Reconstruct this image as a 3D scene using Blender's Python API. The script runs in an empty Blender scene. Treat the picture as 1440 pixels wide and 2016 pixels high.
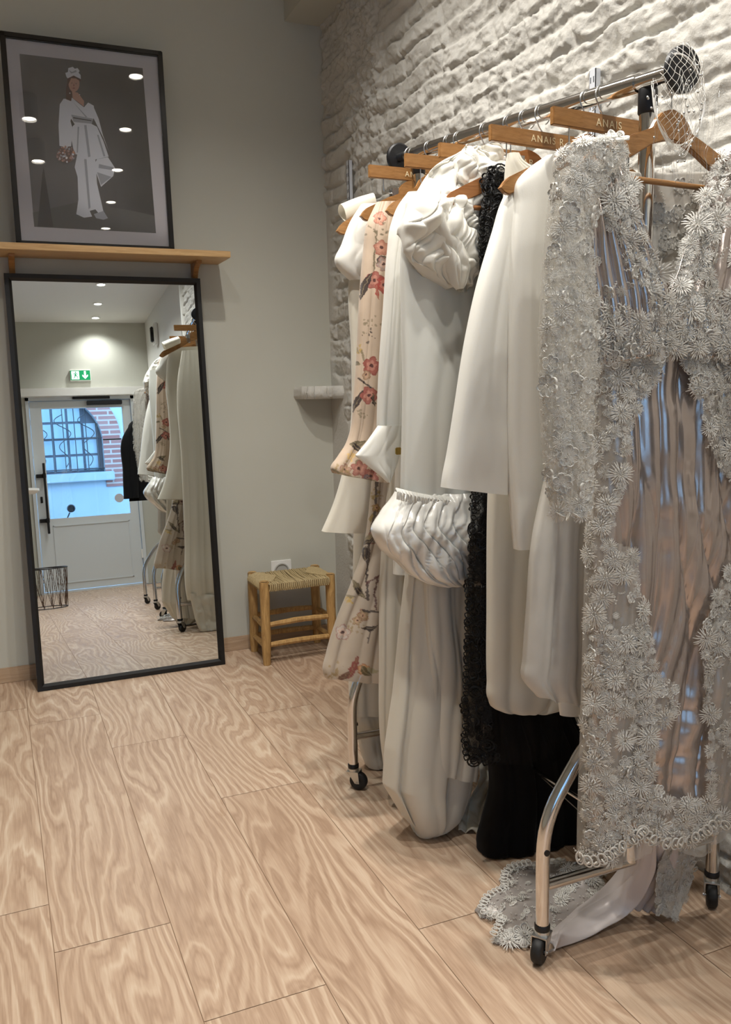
import bpy, bmesh, math, random
import numpy as np
from mathutils import Vector, Matrix
from mathutils.bvhtree import BVHTree
random.seed(7); RNG = np.random.default_rng(11)
SC = bpy.context.scene; COL = SC.collection
PI = math.pi

# ------------------------------------------------------------------ camera
K = 1.18; F = 1696.8; PIT = .1454; YAW = .4015; CH = 1.0135*K; ROLL = -.0222
def _basis():
    cy, sy = math.cos(YAW), math.sin(YAW); cp, sp = math.cos(PIT), math.sin(PIT)
    f = np.array([sy*cp, cy*cp, -sp]); r = np.array([cy, -sy, 0.]); u = np.array([sy*sp, cy*sp, cp])
    c, s = math.cos(ROLL), math.sin(ROLL)
    return f, c*r+s*u, -s*r+c*u
CF, CR, CU = _basis(); CO = np.array([0, 0, CH])
def ray(px, py): return CF + (px-720)/F*CR - (py-1008)/F*CU
def onz(px, py, z=0.): d = ray(px, py); return CO + d*((z-CH)/d[2])
def ony(px, py, y): d = ray(px, py); return CO + d*(y/d[1])
def onx(px, py, x): d = ray(px, py); return CO + d*(x/d[0])
cam = bpy.data.cameras.new('camera'); co = bpy.data.objects.new('camera', cam); COL.objects.link(co)
co.matrix_world = Matrix(((CR[0], CU[0], -CF[0], CO[0]), (CR[1], CU[1], -CF[1], CO[1]), (CR[2], CU[2], -CF[2], CO[2]), (0, 0, 0, 1)))
cam.sensor_fit = 'HORIZONTAL'; cam.sensor_width = 36; cam.lens = F/1440*36; cam.clip_start = .05
SC.camera = co
SC.view_settings.view_transform = 'Standard'; SC.view_settings.look = 'None'
SC.view_settings.gamma = 1; SC.view_settings.use_curve_mapping = False; SC.view_settings.exposure = 0.0

# ------------------------------------------------------------------ helpers
def lin(c):
    def g(v): return v/12.92 if v <= .04045 else ((v+.055)/1.055)**2.4
    return tuple(g(v) for v in c[:3]) + (1.,)
def h_(s): return lin(tuple(int(s[i:i+2], 16)/255 for i in (0, 2, 4)))
class MB:
    """collects pieces into one mesh"""
    def __init__(s): s.v = []; s.f = []; s.m = []; s.n = 0
    def add(s, V, Fc, mi=0):
        V = np.asarray(V, float).reshape(-1, 3); s.v.append(V)
        for f in Fc: s.f.append([i+s.n for i in f]); s.m.append(mi)
        s.n += len(V); return s
    def box(s, a, b, mi=0, M=None):
        (x0, y0, z0), (x1, y1, z1) = a, b
        V = np.array([(x, y, z) for x in (x0, x1) for y in (y0, y1) for z in (z0, z1)])
        if M is not None: V = V@np.array(M)[:3, :3].T + np.array(M)[:3, 3]
        return s.add(V, [(0, 1, 3, 2), (4, 6, 7, 5), (0, 4, 5, 1), (2, 3, 7, 6), (0, 2, 6, 4), (1, 5, 7, 3)], mi)
    def prism(s, P, ax, a, b, mi=0):
        n = len(P); V = []
        for t in (a, b):
            for p in P:
                q = list(p); q.insert(ax, t); V.append(q)
        return s.add(V, [tuple(range(n-1, -1, -1)), tuple(range(n, 2*n))] + [(i, (i+1) % n, n+(i+1) % n, n+i) for i in range(n)], mi)
    def tube(s, P, r, k=10, cap=True, mi=0, closed=False):
        P = np.asarray(P, float); n = len(P); R = np.broadcast_to(np.asarray(r, float), (n,))
        T = np.gradient(P, axis=0) if not closed else np.roll(P, -1, 0)-np.roll(P, 1, 0)
        T /= np.linalg.norm(T, axis=1)[:, None]+1e-12
        a = np.array([0, 0, 1.]) if abs(T[0][2]) < .9 else np.array([1., 0, 0])
        N = np.cross(T[0], a); N /= np.linalg.norm(N); V = []
        for i in range(n):
            N = N - T[i]*(N@T[i]); N /= np.linalg.norm(N)+1e-12; B = np.cross(T[i], N)
            for j in range(k):
                q = 2*PI*j/k; V.append(P[i]+R[i]*(math.cos(q)*N+math.sin(q)*B))
        Fc = []
        for i in range(n if closed else n-1):
            i2 = (i+1) % n
            for j in range(k): Fc.append((i*k+j, i*k+(j+1) % k, i2*k+(j+1) % k, i2*k+j))
        if cap and not closed: Fc += [tuple(range(k-1, -1, -1)), tuple((n-1)*k+j for j in range(k))]
        return s.add(V, Fc, mi)
    def lathe(s, prof, c, axis='z', k=24, mi=0):
        V = []; c = np.array(c, float)
        for r, t in prof:
            for j in range(k):
                q = 2*PI*j/k; a, b = r*math.cos(q), r*math.sin(q)
                V.append(c+np.array({'z': (a, b, t), 'y': (a, t, b), 'x': (t, a, b)}[axis]))
        n = len(prof)
        return s.add(V, [(i*k+j, i*k+(j+1) % k, (i+1)*k+(j+1) % k, (i+1)*k+j) for i in range(n-1) for j in range(k)], mi)
    def grid(s, G, mi=0, closeu=False):
        G = np.asarray(G); a, b = G.shape[:2]
        s.add(G.reshape(-1, 3), [], mi); o = s.n-a*b
        jj = range(b if closeu else b-1)
        for i in range(a-1):
            for j in jj:
                j2 = (j+1) % b; s.f.append([o+i*b+j, o+i*b+j2, o+(i+1)*b+j2, o+(i+1)*b+j]); s.m.append(mi)
        return s
    def build(s, name, mats, parent=None, smooth=True, bevel=0, auto=True):
        me = bpy.data.meshes.new(name); V = np.concatenate(s.v)
        me.from_pydata(V.tolist(), [], s.f)
        if not isinstance(mats, (list, tuple)): mats = [mats]
        for m in mats: me.materials.append(m)
        if len(mats) > 1: me.polygons.foreach_set('material_index', s.m)
        bm = bmesh.new(); bm.from_mesh(me)
        if bevel:
            ed = [e for e in bm.edges if len(e.link_faces) == 2 and e.calc_face_angle(0) > .6]
            bmesh.ops.bevel(bm, geom=ed, offset=bevel, segments=2, affect='EDGES', clamp_overlap=True)
        if auto: bmesh.ops.recalc_face_normals(bm, faces=bm.faces)
        bm.to_mesh(me); bm.free()
        if smooth:
            me.shade_smooth()
            if auto: me.set_sharp_from_angle(angle=math.radians(40))
        o = bpy.data.objects.new(name, me); COL.objects.link(o)
        if parent is not None:
            o.parent = parent; o.matrix_parent_inverse = Matrix.Translation(parent.location).inverted() if parent.type == 'EMPTY' else Matrix()
        return o
def tag(o, label=None, cat=None, group=None, kind=None):
    for k, v in (('label', label), ('category', cat), ('group', group), ('kind', kind)):
        if v: o[k] = v
    return o
def thing(name, label, cat, loc, group=None, kind=None):
    o = bpy.data.objects.new(name, None); COL.objects.link(o); o.location = tuple(float(v) for v in loc); o.empty_display_size = .05
    return tag(o, label, cat, group, kind)

# vectorised value noise
def _hash(i, j, k):
    n = (i.astype(np.int64)*374761393 + j.astype(np.int64)*668265263 + k.astype(np.int64)*2147483647) & 0xffffffff
    n = ((n ^ (n >> 13))*1274126177) & 0xffffffff
    return ((n ^ (n >> 16)) & 0xffff)/32767.5-1
def vn(x, y, z=0.):
    x, y, z = np.broadcast_arrays(np.asarray(x, float), y, z)
    i, j, k = np.floor(x), np.floor(y), np.floor(z); a, b, c = x-i, y-j, z-k
    a, b, c = [t*t*t*(t*(t*6-15)+10) for t in (a, b, c)]
    r = 0
    for di in (0, 1):
        for dj in (0, 1):
            for dk in (0, 1):
                r = r + _hash(i+di, j+dj, k+dk)*(a if di else 1-a)*(b if dj else 1-b)*(c if dk else 1-c)
    return r
def fbm(x, y, z=0., o=4, g=.5):
    r = 0; A = 1
    for i in range(o): r = r+A*vn(x*2**i+i*17.3, y*2**i-i*9.1, z*2**i+i*3.7); A *= g
    return r
def catmull(t, T, Y):
    T = np.asarray(T, float); Y = np.asarray(Y, float); m = np.gradient(Y, T)
    i = np.clip(np.searchsorted(T, t, side='right')-1, 0, len(T)-2); h = T[i+1]-T[i]; u = np.clip((t-T[i])/h, 0, 1)
    # monotone-ish hermite
    return (2*u**3-3*u**2+1)*Y[i]+(u**3-2*u**2+u)*h*m[i]+(-2*u**3+3*u**2)*Y[i+1]+(u**3-u**2)*h*m[i+1]
def inpoly(x, y, P):
    x = np.asarray(x, float); y = np.asarray(y, float); r = np.zeros(x.shape, bool); n = len(P)
    for i in range(n):
        (x0, y0), (x1, y1) = P[i], P[(i+1) % n]
        c = ((y0 > y) != (y1 > y)) & (x < (x1-x0)*(y-y0)/((y1-y0) if y1 != y0 else 1e-9)+x0); r ^= c
    return r

# ------------------------------------------------------------------ materials
def mat(name, col=(.8, .8, .8, 1), rough=.5, metal=0., spec=.5, sheen=0., trans=0., alpha=1., ior=1.45, coat=0., emit=None, es=0., sss=0.):
    m = bpy.data.materials.new(name); m.use_nodes = True; b = m.node_tree.nodes['Principled BSDF']; I = b.inputs
    I['Base Color'].default_value = col; I['Roughness'].default_value = rough; I['Metallic'].default_value = metal
    I['Specular IOR Level'].default_value = spec; I['IOR'].default_value = ior; I['Transmission Weight'].default_value = trans; I['Alpha'].default_value = alpha
    I['Coat Weight'].default_value = coat
    if sheen: I['Sheen Weight'].default_value = sheen; I['Sheen Roughness'].default_value = .5
    if emit: I['Emission Color'].default_value = emit; I['Emission Strength'].default_value = es
    if sss: I['Subsurface Weight'].default_value = sss; I['Subsurface Radius'].default_value = (.02, .018, .015); I['Subsurface Scale'].default_value = .3
    return m
class N:
    """small node-building aid"""
    def __init__(s, m): s.t = m.node_tree; s.b = s.t.nodes['Principled BSDF']
    def n(s, ty, **kw):
        x = s.t.nodes.new(ty)
        for k, v in kw.items():
            if hasattr(x, k): setattr(x, k, v)
        return x
    def l(s, a, b): s.t.links.new(a, b)
    def math(s, op, a, b=None, c=None, clamp=False):
        x = s.n('ShaderNodeMath', operation=op, use_clamp=clamp)
        for i, v in enumerate((a, b, c)):
            if v is None: continue
            if isinstance(v, (int, float)): x.inputs[i].default_value = v
            else: s.l(v, x.inputs[i])
        return x.outputs[0]
    def noise(s, vec, sc, det=3, rough=.5, dist=0.):
        x = s.n('ShaderNodeTexNoise'); x.inputs['Scale'].default_value = sc; x.inputs['Detail'].default_value = det
        x.inputs['Roughness'].default_value = rough; x.inputs['Distortion'].default_value = dist
        if vec is not None: s.l(vec, x.inputs['Vector'])
        return x.outputs['Fac']
    def mapping(s, vec, scale=(1, 1, 1), loc=(0, 0, 0), rot=(0, 0, 0)):
        x = s.n('ShaderNodeMapping'); x.inputs['Scale'].default_value = scale; x.inputs['Location'].default_value = loc; x.inputs['Rotation'].default_value = rot
        s.l(vec, x.inputs['Vector']); return x.outputs[0]
    def ramp(s, fac, stops):
        x = s.n('ShaderNodeValToRGB'); e = x.color_ramp.elements
        while len(e) < len(stops): e.new(.5)
        for i, (p, c) in enumerate(stops): e[i].position = p; e[i].color = c
        s.l(fac, x.inputs[0]); return x.outputs[0]
    def mix(s, fac, a, b):
        x = s.n('ShaderNodeMix', data_type='RGBA')
        for i, v in ((0, fac), (6, a), (7, b)):
            if isinstance(v, (int, float, tuple)): x.inputs[i].default_value = v
            else: s.l(v, x.inputs[i])
        return x.outputs[2]
    def bump(s, hgt, strength=.3, dist=.002):
        x = s.n('ShaderNodeBump'); x.inputs['Strength'].default_value = strength; x.inputs['Distance'].default_value = dist
        s.l(hgt, x.inputs['Height']); s.l(x.outputs[0], s.b.inputs['Normal'])
    def obj(s): return s.n('ShaderNodeTexCoord').outputs['Object']
    def uv(s): return s.n('ShaderNodeTexCoord').outputs['UV']

M = {}
m = M['wall'] = mat('grey_paint', h_('BBB7AC'), .85, spec=.3); k = N(m)
o_ = k.obj(); k.bump(k.noise(o_, 160, 3), .15, .001)
k.l(k.mix(k.noise(o_, 2.5, 3), h_('B9B8AD'), h_('C2C1B6')), k.b.inputs['Base Color'])
m = M['whitewall'] = mat('white_paint', h_('E2E0DA'), .8, spec=.3)
m = M['brick'] = mat('white_painted_brick', h_('E6E3DC'), .62, spec=.35); k = N(m); o_ = k.obj()
k.bump(k.noise(o_, 75, 6, .7), .7, .005)
k.l(k.mix(k.noise(o_, 7, 4), h_('BDBAB2'), h_('CCC9C2')), k.b.inputs['Base Color'])
m = M['floor'] = mat('oak_vinyl_planks', h_('CDB294'), .42, spec=.4); k = N(m); u = k.uv()
sx = k.n('ShaderNodeSeparateXYZ'); k.l(u, sx.inputs[0])
n1 = k.noise(k.mapping(u, (2.9, .62, 1)), 1.5, 2.2, .45, .5)
n0 = k.noise(k.mapping(u, (10, 1.8, 1)), 1.6, 3, .55, .5)
ph = k.math('ADD', k.math('MULTIPLY', sx.outputs[0], 26.), k.math('ADD', k.math('MULTIPLY', n1, 15.), k.math('MULTIPLY', n0, 2.0)))
bands = k.math('MULTIPLY_ADD', k.math('SINE', k.math('MULTIPLY', ph, 6.2832)), .5, .5)
bandm = k.math('POWER', bands, 1.5)
mod = k.math('SMOOTH_MAX', k.noise(k.mapping(u, (4, 1.1, 1), (3, 7, 0)), 1.4, 2), .25, .1)
fib = k.noise(k.mapping(u, (260, 11, 1)), 1., 3, .6)
fib2 = k.noise(k.mapping(u, (70, 3, 1)), 1., 3, .6)
at = k.n('ShaderNodeAttribute', attribute_name='plank')
fac = k.math('ADD', k.math('MULTIPLY', k.math('MULTIPLY', k.math('MULTIPLY_ADD', k.math('SINE', k.math('MULTIPLY', ph, 17.3)), .16, bandm), mod), .52), k.math('ADD', k.math('MULTIPLY', fib, .40), k.math('MULTIPLY', fib2, .36)))
fac = k.math('ADD', fac, k.math('MULTIPLY', k.math('SUBTRACT', at.outputs['Fac'], .5), .12))
c = k.ramp(fac, [(.26, h_('9F836C')), (.48, h_('B59A82')), (.66, h_('C4AC94')), (.95, h_('D6C5AE'))])
kn = k.noise(k.mapping(u, (7, 3, 1), (11, 2, 0)), 1.3, 3, .6, .5)
c = k.mix(k.math('MULTIPLY', k.math('GREATER_THAN', kn, .72), .25), c, h_('9A7656'))
k.l(c, k.b.inputs['Base Color']); k.bump(fac, .12, .0015)
k.l(k.math('MULTIPLY_ADD', fib2, .2, .33), k.b.inputs['Roughness'])
def wood(name, a, b, sc=(3, 3, 30), rough=.4, f=2.5):
    m = mat(name, a, rough, spec=.45); k = N(m); o_ = k.obj()
    nn = k.noise(k.mapping(o_, sc), f, 4, .6, 1.2); k.l(k.ramp(nn, [(.3, a), (.7, b)]), k.b.inputs['Base Color']); k.bump(nn, .1, .001); return m
M['shelf'] = wood('pine_shelf', h_('B08B5C'), h_('CDAA7A'), (3, 30, 60))
M['skirting'] = wood('oak_skirting', h_('A58A6F'), h_('BFA58A'), (2, 20, 50))
M['stool'] = wood('raw_stool_wood', h_('9A7546'), h_('CBA56B'), (30, 30, 4), .5)
M['hang'] = wood('varnished_hanger_wood', h_('845C34'), h_('A5794A'), (8, 60, 60), .3)
M['hang2'] = wood('dark_varnished_hanger_wood', h_('8A5A35'), h_('A87448'), (8, 60, 60), .3)
M['rush'] = wood('twisted_rush', h_('8A7650'), h_('C9B58A'), (60, 60, 60), .7, 6)
M['chrome'] = mat('polished_chrome', (.72, .71, .70, 1), .11, 1.)
M['steel'] = mat('brushed_steel', (.5, .5, .49, 1), .3, 1.)
M['zinc'] = mat('zinc_plate', (.62, .62, .6, 1), .35, 1.)
M['black'] = mat('black_plastic', h_('17171A'), .4)
M['rubber'] = mat('black_rubber', h_('1B1A1A'), .55)
M['frame'] = mat('black_frame', h_('131212'), .42, spec=.5)
M['frameg'] = mat('black_gloss_frame', h_('0E0D0D'), .22, spec=.6)
M['mirror'] = mat('mirror_glass', (.80, .87, .91, 1), .0, 1.)
M['white'] = mat('white_plastic', h_('E9E8E4'), .4)
M['greymetal'] = mat('white_coated_steel', h_('C9CCD2'), .4)
M['door'] = mat('pale_door_paint', h_('D3D8DA'), .45)
M['mat'] = mat('mat_board', h_('CFC9CA'), .8)
M['lamp'] = mat('lamp_face', (1, 1, 1, 1), .5, emit=(1, .93, .82, 1), es=14)
def thin_glass(name, refl=1.0, tint=(1, 1, 1, 1)):
    m = bpy.data.materials.new(name); m.use_nodes = True; t = m.node_tree; t.nodes.clear()
    o = t.nodes.new('ShaderNodeOutputMaterial'); mx = t.nodes.new('ShaderNodeMixShader'); tr = t.nodes.new('ShaderNodeBsdfTransparent'); gl = t.nodes.new('ShaderNodeBsdfGlossy')
    fr = t.nodes.new('ShaderNodeFresnel'); fr.inputs[0].default_value = 1.5; gl.inputs['Roughness'].default_value = 0.01; tr.inputs[0].default_value = tint
    ma = t.nodes.new('ShaderNodeMath'); ma.operation = 'MULTIPLY'; ma.inputs[1].default_value = refl
    t.links.new(fr.outputs[0], ma.inputs[0]); t.links.new(ma.outputs[0], mx.inputs[0]); t.links.new(tr.outputs[0], mx.inputs[1]); t.links.new(gl.outputs[0], mx.inputs[2]); t.links.new(mx.outputs[0], o.inputs[0])
    return m
M['glass'] = thin_glass('window_glass', .8)
M['picglass'] = thin_glass('picture_glass', 1.6)
def cloth(name, col, rough=.6, sheen=.25, weave=700, ws=.12, spec=.4, coat=0., metal=0., trl=.0, wr=0.):
    if col[1] > .4 and not metal: col = tuple(v*.92 for v in col[:3])+(1.,)
    m = mat(name, col, rough, metal, spec, sheen, coat=coat); k = N(m); o_ = k.obj()
    hgt = k.noise(o_, weave, 2)
    if wr:
        hgt = k.math('ADD', k.math('MULTIPLY', hgt, .25), k.noise(k.mapping(o_, (1, 1, .55)), wr, 3, .5, 1.2))
    k.bump(hgt, ws, .001 if not wr else .006)
    if trl:
        out = [n for n in k.t.nodes if n.type == 'OUTPUT_MATERIAL'][0]
        tl = k.n('ShaderNodeBsdfTranslucent'); tl.inputs[0].default_value = col; mx = k.n('ShaderNodeMixShader'); mx.inputs[0].default_value = trl
        k.l(k.b.outputs[0], mx.inputs[1]); k.l(tl.outputs[0], mx.inputs[2]); k.l(mx.outputs[0], out.inputs[0])
    return m
M['crepe'] = cloth('white_crepe', h_('EFEDE4'), .55, trl=.12)
M['ivory'] = cloth('ivory_crepe', h_('E6E0D0'), .6, trl=.12)
M['cream'] = cloth('cream_taffeta', h_('EDE7D6'), .42, trl=.12, wr=9, ws=.25)
M['duchess'] = cloth('white_duchess_satin', h_('F1EFE6'), .36, spec=.5, trl=.1, wr=5, ws=.22)
M['pale'] = cloth('pale_grey_satin_crepe', h_('DCDCD4'), .45)
M['gloss'] = cloth('glossy_white_satin', h_('EDEBE3'), .2, sheen=0, spec=.9, coat=.25)
M['organza'] = cloth('crumpled_ivory_organza', h_('F3F0E6'), .4, spec=.5, trl=.15)
M['mauve'] = cloth('silver_mauve_satin', h_('B9AEA8'), .19, sheen=0, metal=.76, weave=900, ws=.05, wr=9)
M['lining2'] = cloth('grey_train_satin', h_('A8A09A'), .35, sheen=0, metal=.2)
M['lining'] = cloth('pearl_lining_satin', h_('CFC6C2'), .34, sheen=0, metal=.1)
M['blackc'] = cloth('black_cloth', h_('08080A'), .85, sheen=.05, spec=.2)
M['blackl'] = cloth('black_lace_thread', h_('0A0A0B'), .5, sheen=0, spec=.35)
M['lace'] = cloth('ivory_lace_thread', h_('DEDBD3'), .42, sheen=.1, spec=.6, trl=.1)
M['pearl'] = mat('pearl_beads', h_('D9D5CC'), .22, spec=.7, coat=.2)
M['gold'] = mat('brass_fitting', h_('C2A35C'), .25, 1.)
def sheer(name, col, opac, rough=.6, mesh=0):
    m = mat(name, col, rough, spec=.3); k = N(m); o_ = k.obj()
    nn = k.noise(o_, 14, 3)
    fac = k.math('MULTIPLY_ADD', nn, .2, opac-.1)
    k.l(fac, k.b.inputs['Alpha']); return m
M['tulle'] = sheer('ivory_tulle', h_('CBC7BE'), .36)
M['tulle2'] = sheer('soft_white_tulle', h_('D3CFC6'), .72)
M['btulle'] = sheer('black_tulle', h_('0C0C0E'), .5)
m = M['floral'] = mat('floral_organza', (.8, .7, .6, 1), .5, spec=.4, sheen=.2); k = N(m)
at = k.n('ShaderNodeAttribute', attribute_name='print'); k.l(at.outputs['Color'], k.b.inputs['Base Color']); k.l(k.math('MULTIPLY', at.outputs['Alpha'], 1.), k.b.inputs['Alpha'])
k.bump(k.noise(k.obj(), 30, 4), .3, .003)
# ------------------------------------------------------------------ the room
WY = 3.793; CZ = 2.98; RY = -2.65; LX = -2.3; FY0 = -2.65
# floor of planks: every face carries its own grain offset
bm = bmesh.new(); uvl = bm.loops.layers.uv.new('uv'); pl = bm.faces.layers.float.new('plank')
offs = {-1: 2.034, 0: 1.84, 1: 1.50, 2: 2.381, 3: 1.58, 4: 2.2, 5: 1.25}
PW = .2495; PL = 1.40; kk = 0
for c_ in range(-10, 8):
    x0 = .028+PW*c_; o0 = offs.get(c_, random.random()*PL)
    for r_ in range(-6, 4):
        y0 = max(o0+r_*PL, FY0-.4); y1 = min(o0+(r_+1)*PL, WY+.2)
        if y1 <= y0: continue
        g = .0009; vs = [bm.verts.new(p) for p in ((x0+g, y0+g, 0), (x0+PW-g, y0+g, 0), (x0+PW-g, y1-g, 0), (x0+g, y1-g, 0))]
        f = bm.faces.new(vs); f[pl] = random.random(); ou, ov = random.uniform(0, 60), random.uniform(0, 60); s_ = random.choice((-1, 1))
        for lp in f.loops: lp[uvl].uv = (ou+s_*(lp.vert.co.x-x0), ov+lp.vert.co.y-y0)
me = bpy.data.meshes.new('floor'); bm.to_mesh(me); bm.free(); me.materials.append(M['floor'])
me.materials.append(mat('plank_gap', h_('8C7058'), .8))
# joint layer just beneath
nv = len(me.vertices)
b2 = bmesh.new(); b2.from_mesh(me)
vs = [b2.verts.new(p) for p in ((LX-.3, FY0-.4, -.0012), (2.1, FY0-.4, -.0012), (2.1, WY+.2, -.0012), (LX-.3, WY+.2, -.0012))]
f = b2.faces.new(vs); f.material_index = 1; b2.to_mesh(me); b2.free()
fl = bpy.data.objects.new('floor', me); COL.objects.link(fl); tag(fl, 'light oak plank floor with swirling grain', kind='structure')
def struct(mb, name, m, label=None, parent=None, **kw): return tag(mb.build(name, m, parent, smooth=False, **kw), label, kind='structure' if parent is None else None)
struct(MB().box((LX-.1, WY, -.0), (1.75, WY+.1, CZ)), 'wall_far', M['wall'], 'plain grey wall behind the mirror and the shelf')
struct(MB().box((LX-.1, RY-.3, CZ), (2.0, WY+.1, CZ+.08)), 'ceiling', M['whitewall'], 'white ceiling with a row of recessed spots')
struct(MB().box((LX-.1, RY, 0), (LX, WY, CZ)), 'wall_left', M['wall'], 'grey wall on the left')
# rear wall with door opening and shop window
DX0, DX1, DZ = .31, 1.46, 2.15; WX0, WX1 = -2.0, .12
w = MB(); t_ = .16
w.box((LX-.1, RY-t_, DZ+.06), (1.75, RY, CZ)); w.box((DX1, RY-t_, 0), (1.75, RY, DZ+.06)); w.box((WX1, RY-t_, 0), (DX0, RY, DZ+.06))
w.box((LX-.1, RY-t_, 0), (WX0, RY, DZ+.06)); w.box((WX0, RY-t_, 0), (WX1, RY, .45))
struct(w, 'wall_rear', M['wall'], 'grey wall above the entrance door seen in the mirror')
struct(MB().box((LX, RY, DZ+.0), (1.68, RY+.09, DZ+.09)), 'trim_1', M['whitewall'], 'white ledge running above the entrance door', bevel=.004)
# smooth right wall nearer the door, brick wall beyond
struct(MB().box((1.66, RY, 0), (1.76, .25, CZ)), 'wall_right', M['whitewall'], 'smooth white wall section near the door')
def brick_x(y): return 1.515-.022*(y-1.4)
ny, nz = 700, 600
Y = np.concatenate([np.linspace(.2, 1.2, 61)[:-1], np.linspace(1.2, WY+.03, 640)])[None, :]; Z = np.linspace(-.01, CZ+.01, nz)[:, None]
Zw = Z+.012*vn(Y*1.3, Z*1.1, 3.)+.012*vn(Y*5, Z*4, 9.)+.006*vn(Y*14, Z*12, 1.)
ch = .074; row = np.floor(Zw/ch); fz = Zw/ch-row
bl = .31; sh = _hash(row, row*0, row*0+5)*.5*bl+((row % 2)*.5*bl)
Yw = Y+sh+.02*vn(Y*2.1, Z*3, 5.)+.01*vn(Y*11, Z*9, 2.); colb = np.floor(Yw/bl); fy = Yw/bl-colb
ez = np.minimum(fz, 1-fz)*ch; ey = np.minimum(fy, 1-fy)*bl
rgh = np.clip(.5+.55*vn(Y*1.7+4, Z*1.9, 8.)+.25*((Y > 2.3)*1.), .15, 1.25)
e = np.minimum(ez, ey*1.2)+.0045*fbm(Y*30, Z*34, 7., 3, .6)*rgh
prof = 1/(1+np.exp(-(e-.0078)/.0019))
fill = np.clip(.25+1.1*vn(Y*2.2+3, Z*2.6, 14.), 0, .8); prof = 1-(1-prof)*(1-fill*.75)
hb = .007*_hash(row, colb, row*0+2)+.022
face = .0062*fbm(Y*16, Z*26, 1., 5, .6)*rgh*.8-.0065*np.abs(fbm(Y*11+3, Z*19, 4., 4, .6))*rgh
tilt = (.5-fz)*.013*_hash(row, colb, row*0+9)+(fy-.5)*.008*_hash(row, colb, row*0+4)-(.5-fz)*.003
H_ = prof*(hb+face+tilt)+(1-prof)*(.004*fbm(Y*40, Z*40, 2., 3)*rgh+.004)
H_ += .012*vn(Y*.9, Z*.8, 2.)
# crumbled patches
cr = np.clip(vn(Y*2.4+9, Z*1.7+2, 3.)*1.6-.45+.35*np.exp(-((Y-3.35)/.4)**2), 0, 1)
H_ = H_*(1-cr*.75)+cr*(.022+.013*fbm(Y*17, Z*19, 6., 5, .62)+.01*np.abs(fbm(Y*30, Z*33, 4., 3)))
# smooth plaster zone towards the corner
pz = np.clip((Y-(3.62+.11*np.clip((Z-1.15)/.1, 0, 1)+.06*vn(Z*3.3, Y*0, 1.)+.05*vn(Z*11, Y*0, 4.)+np.clip(Z-1.9, 0, .5)*.3))/.05, 0, 1)
H_ = H_*(1-pz)+pz*(.012+.0015*vn(Y*9, Z*9, 1.))
G = np.stack([brick_x(Y)-H_+0*Z, Y+0*Z+.004*vn(Y*40, Z*40, 12.)*prof, Z+0*Y+.004*vn(Y*40, Z*40, 22.)*prof], -1)
bw = MB().grid(G); bw.box((1.50, .15, 0), (1.76, .2, CZ)); bw.box((1.60, .2, 0), (1.76, WY, CZ))
wb = bw.build('wall_right_brick', M['brick'], smooth=True, auto=False)
bpy.data.objects['wall_right_brick'].name = 'wall_right.001'; tag(wb, 'rough white painted brick wall behind the clothes rail', kind='structure')
# boxed beam along the brick wall
bx = ony(560, 42, WY)
struct(MB().box((bx[0], 2.9, bx[2]), (1.70, WY, CZ)), 'trim_2', M['wall'], 'boxed beam under the ceiling above the brick wall')
# skirting boards
bh = .064
struct(MB().box((LX, WY-.012, 0), (1.42, WY, bh)), 'baseboard_far', M['skirting'], 'oak skirting board below the grey wall', bevel=.002)
struct(MB().box((LX, RY, 0), (LX+.012, WY, bh)), 'baseboard_left', M['skirting'])
# stone ledge in the corner
g = MB(); a = ony(594, 760, WY-.10); b = ony(594, 782, WY-.10); zt, zb = a[2]-.002, b[2]-.01
nt = 40; P = []
for i in range(nt):
    q = PI*(.5*i/(nt-1)); P.append((a[0]+.012+.19*(1-math.cos(q)), WY-.02-.12*math.sin(q)**.55))
P = [(a[0]+.0, WY+.01)]+P+[(1.55, WY-.15), (1.55, WY+.01)]
P = [(x+.004*vn(i*.7, 1.), y+.005*vn(i*.9, 4.)) for i, (x, y) in enumerate(P)]
n_ = len(P); rows = []
for t in np.linspace(0, 1, 7):
    rr = .012*math.sin(t*PI)**.5
    rows.append([(x-rr*.5+.004*float(vn(x*30, y*30, t*4)), y-rr+.004*float(vn(x*40, y*30, t*5+9)), zb+(zt-zb)*t) for x, y in P])
g.grid(np.array(rows)); g.add(rows[-1], [tuple(range(n_))]); g.add(rows[0], [tuple(range(n_-1, -1, -1))])
tag(g.build('trim_3', M['brick']), 'rough white stone ledge in the corner of the room', kind='structure')

# door and what is seen through it
dr = thing('door_1', 'pale glazed entrance door with a tall black bar handle', None, ((DX0+DX1)/2, RY, 0), kind='structure')
def pbox(par, nm, a, b, m, bev=.002, lab=None): return tag(MB().box(a, b).build(nm, m, par, smooth=False, bevel=bev), lab)
fr = MB().box((DX0, RY-.10, 0), (DX0+.035, RY+.02, DZ)).box((DX1-.035, RY-.10, 0), (DX1, RY+.02, DZ)).box((DX0, RY-.10, DZ-.035), (DX1, RY+.02, DZ)).box((DX0, RY-.10, 0), (DX1, RY+.01, .02))
fr.build('door_frame', M['door'], dr, smooth=False)
a0, a1, gz0, gz1, gx0, gx1 = DX0+.04, DX1-.04, .82, 2.03, .47, 1.33
lf = MB().box((a0, RY-.06, .025), (gx0, RY-.015, DZ-.04)).box((gx1, RY-.06, .025), (a1, RY-.015, DZ-.04)).box((gx0, RY-.06, gz1), (gx1, RY-.015, DZ-.04)).box((gx0, RY-.06, .025), (gx1, RY-.015, gz0))
leaf = lf.build('door_leaf', M['door'], dr, smooth=False)
pn = MB()
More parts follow.
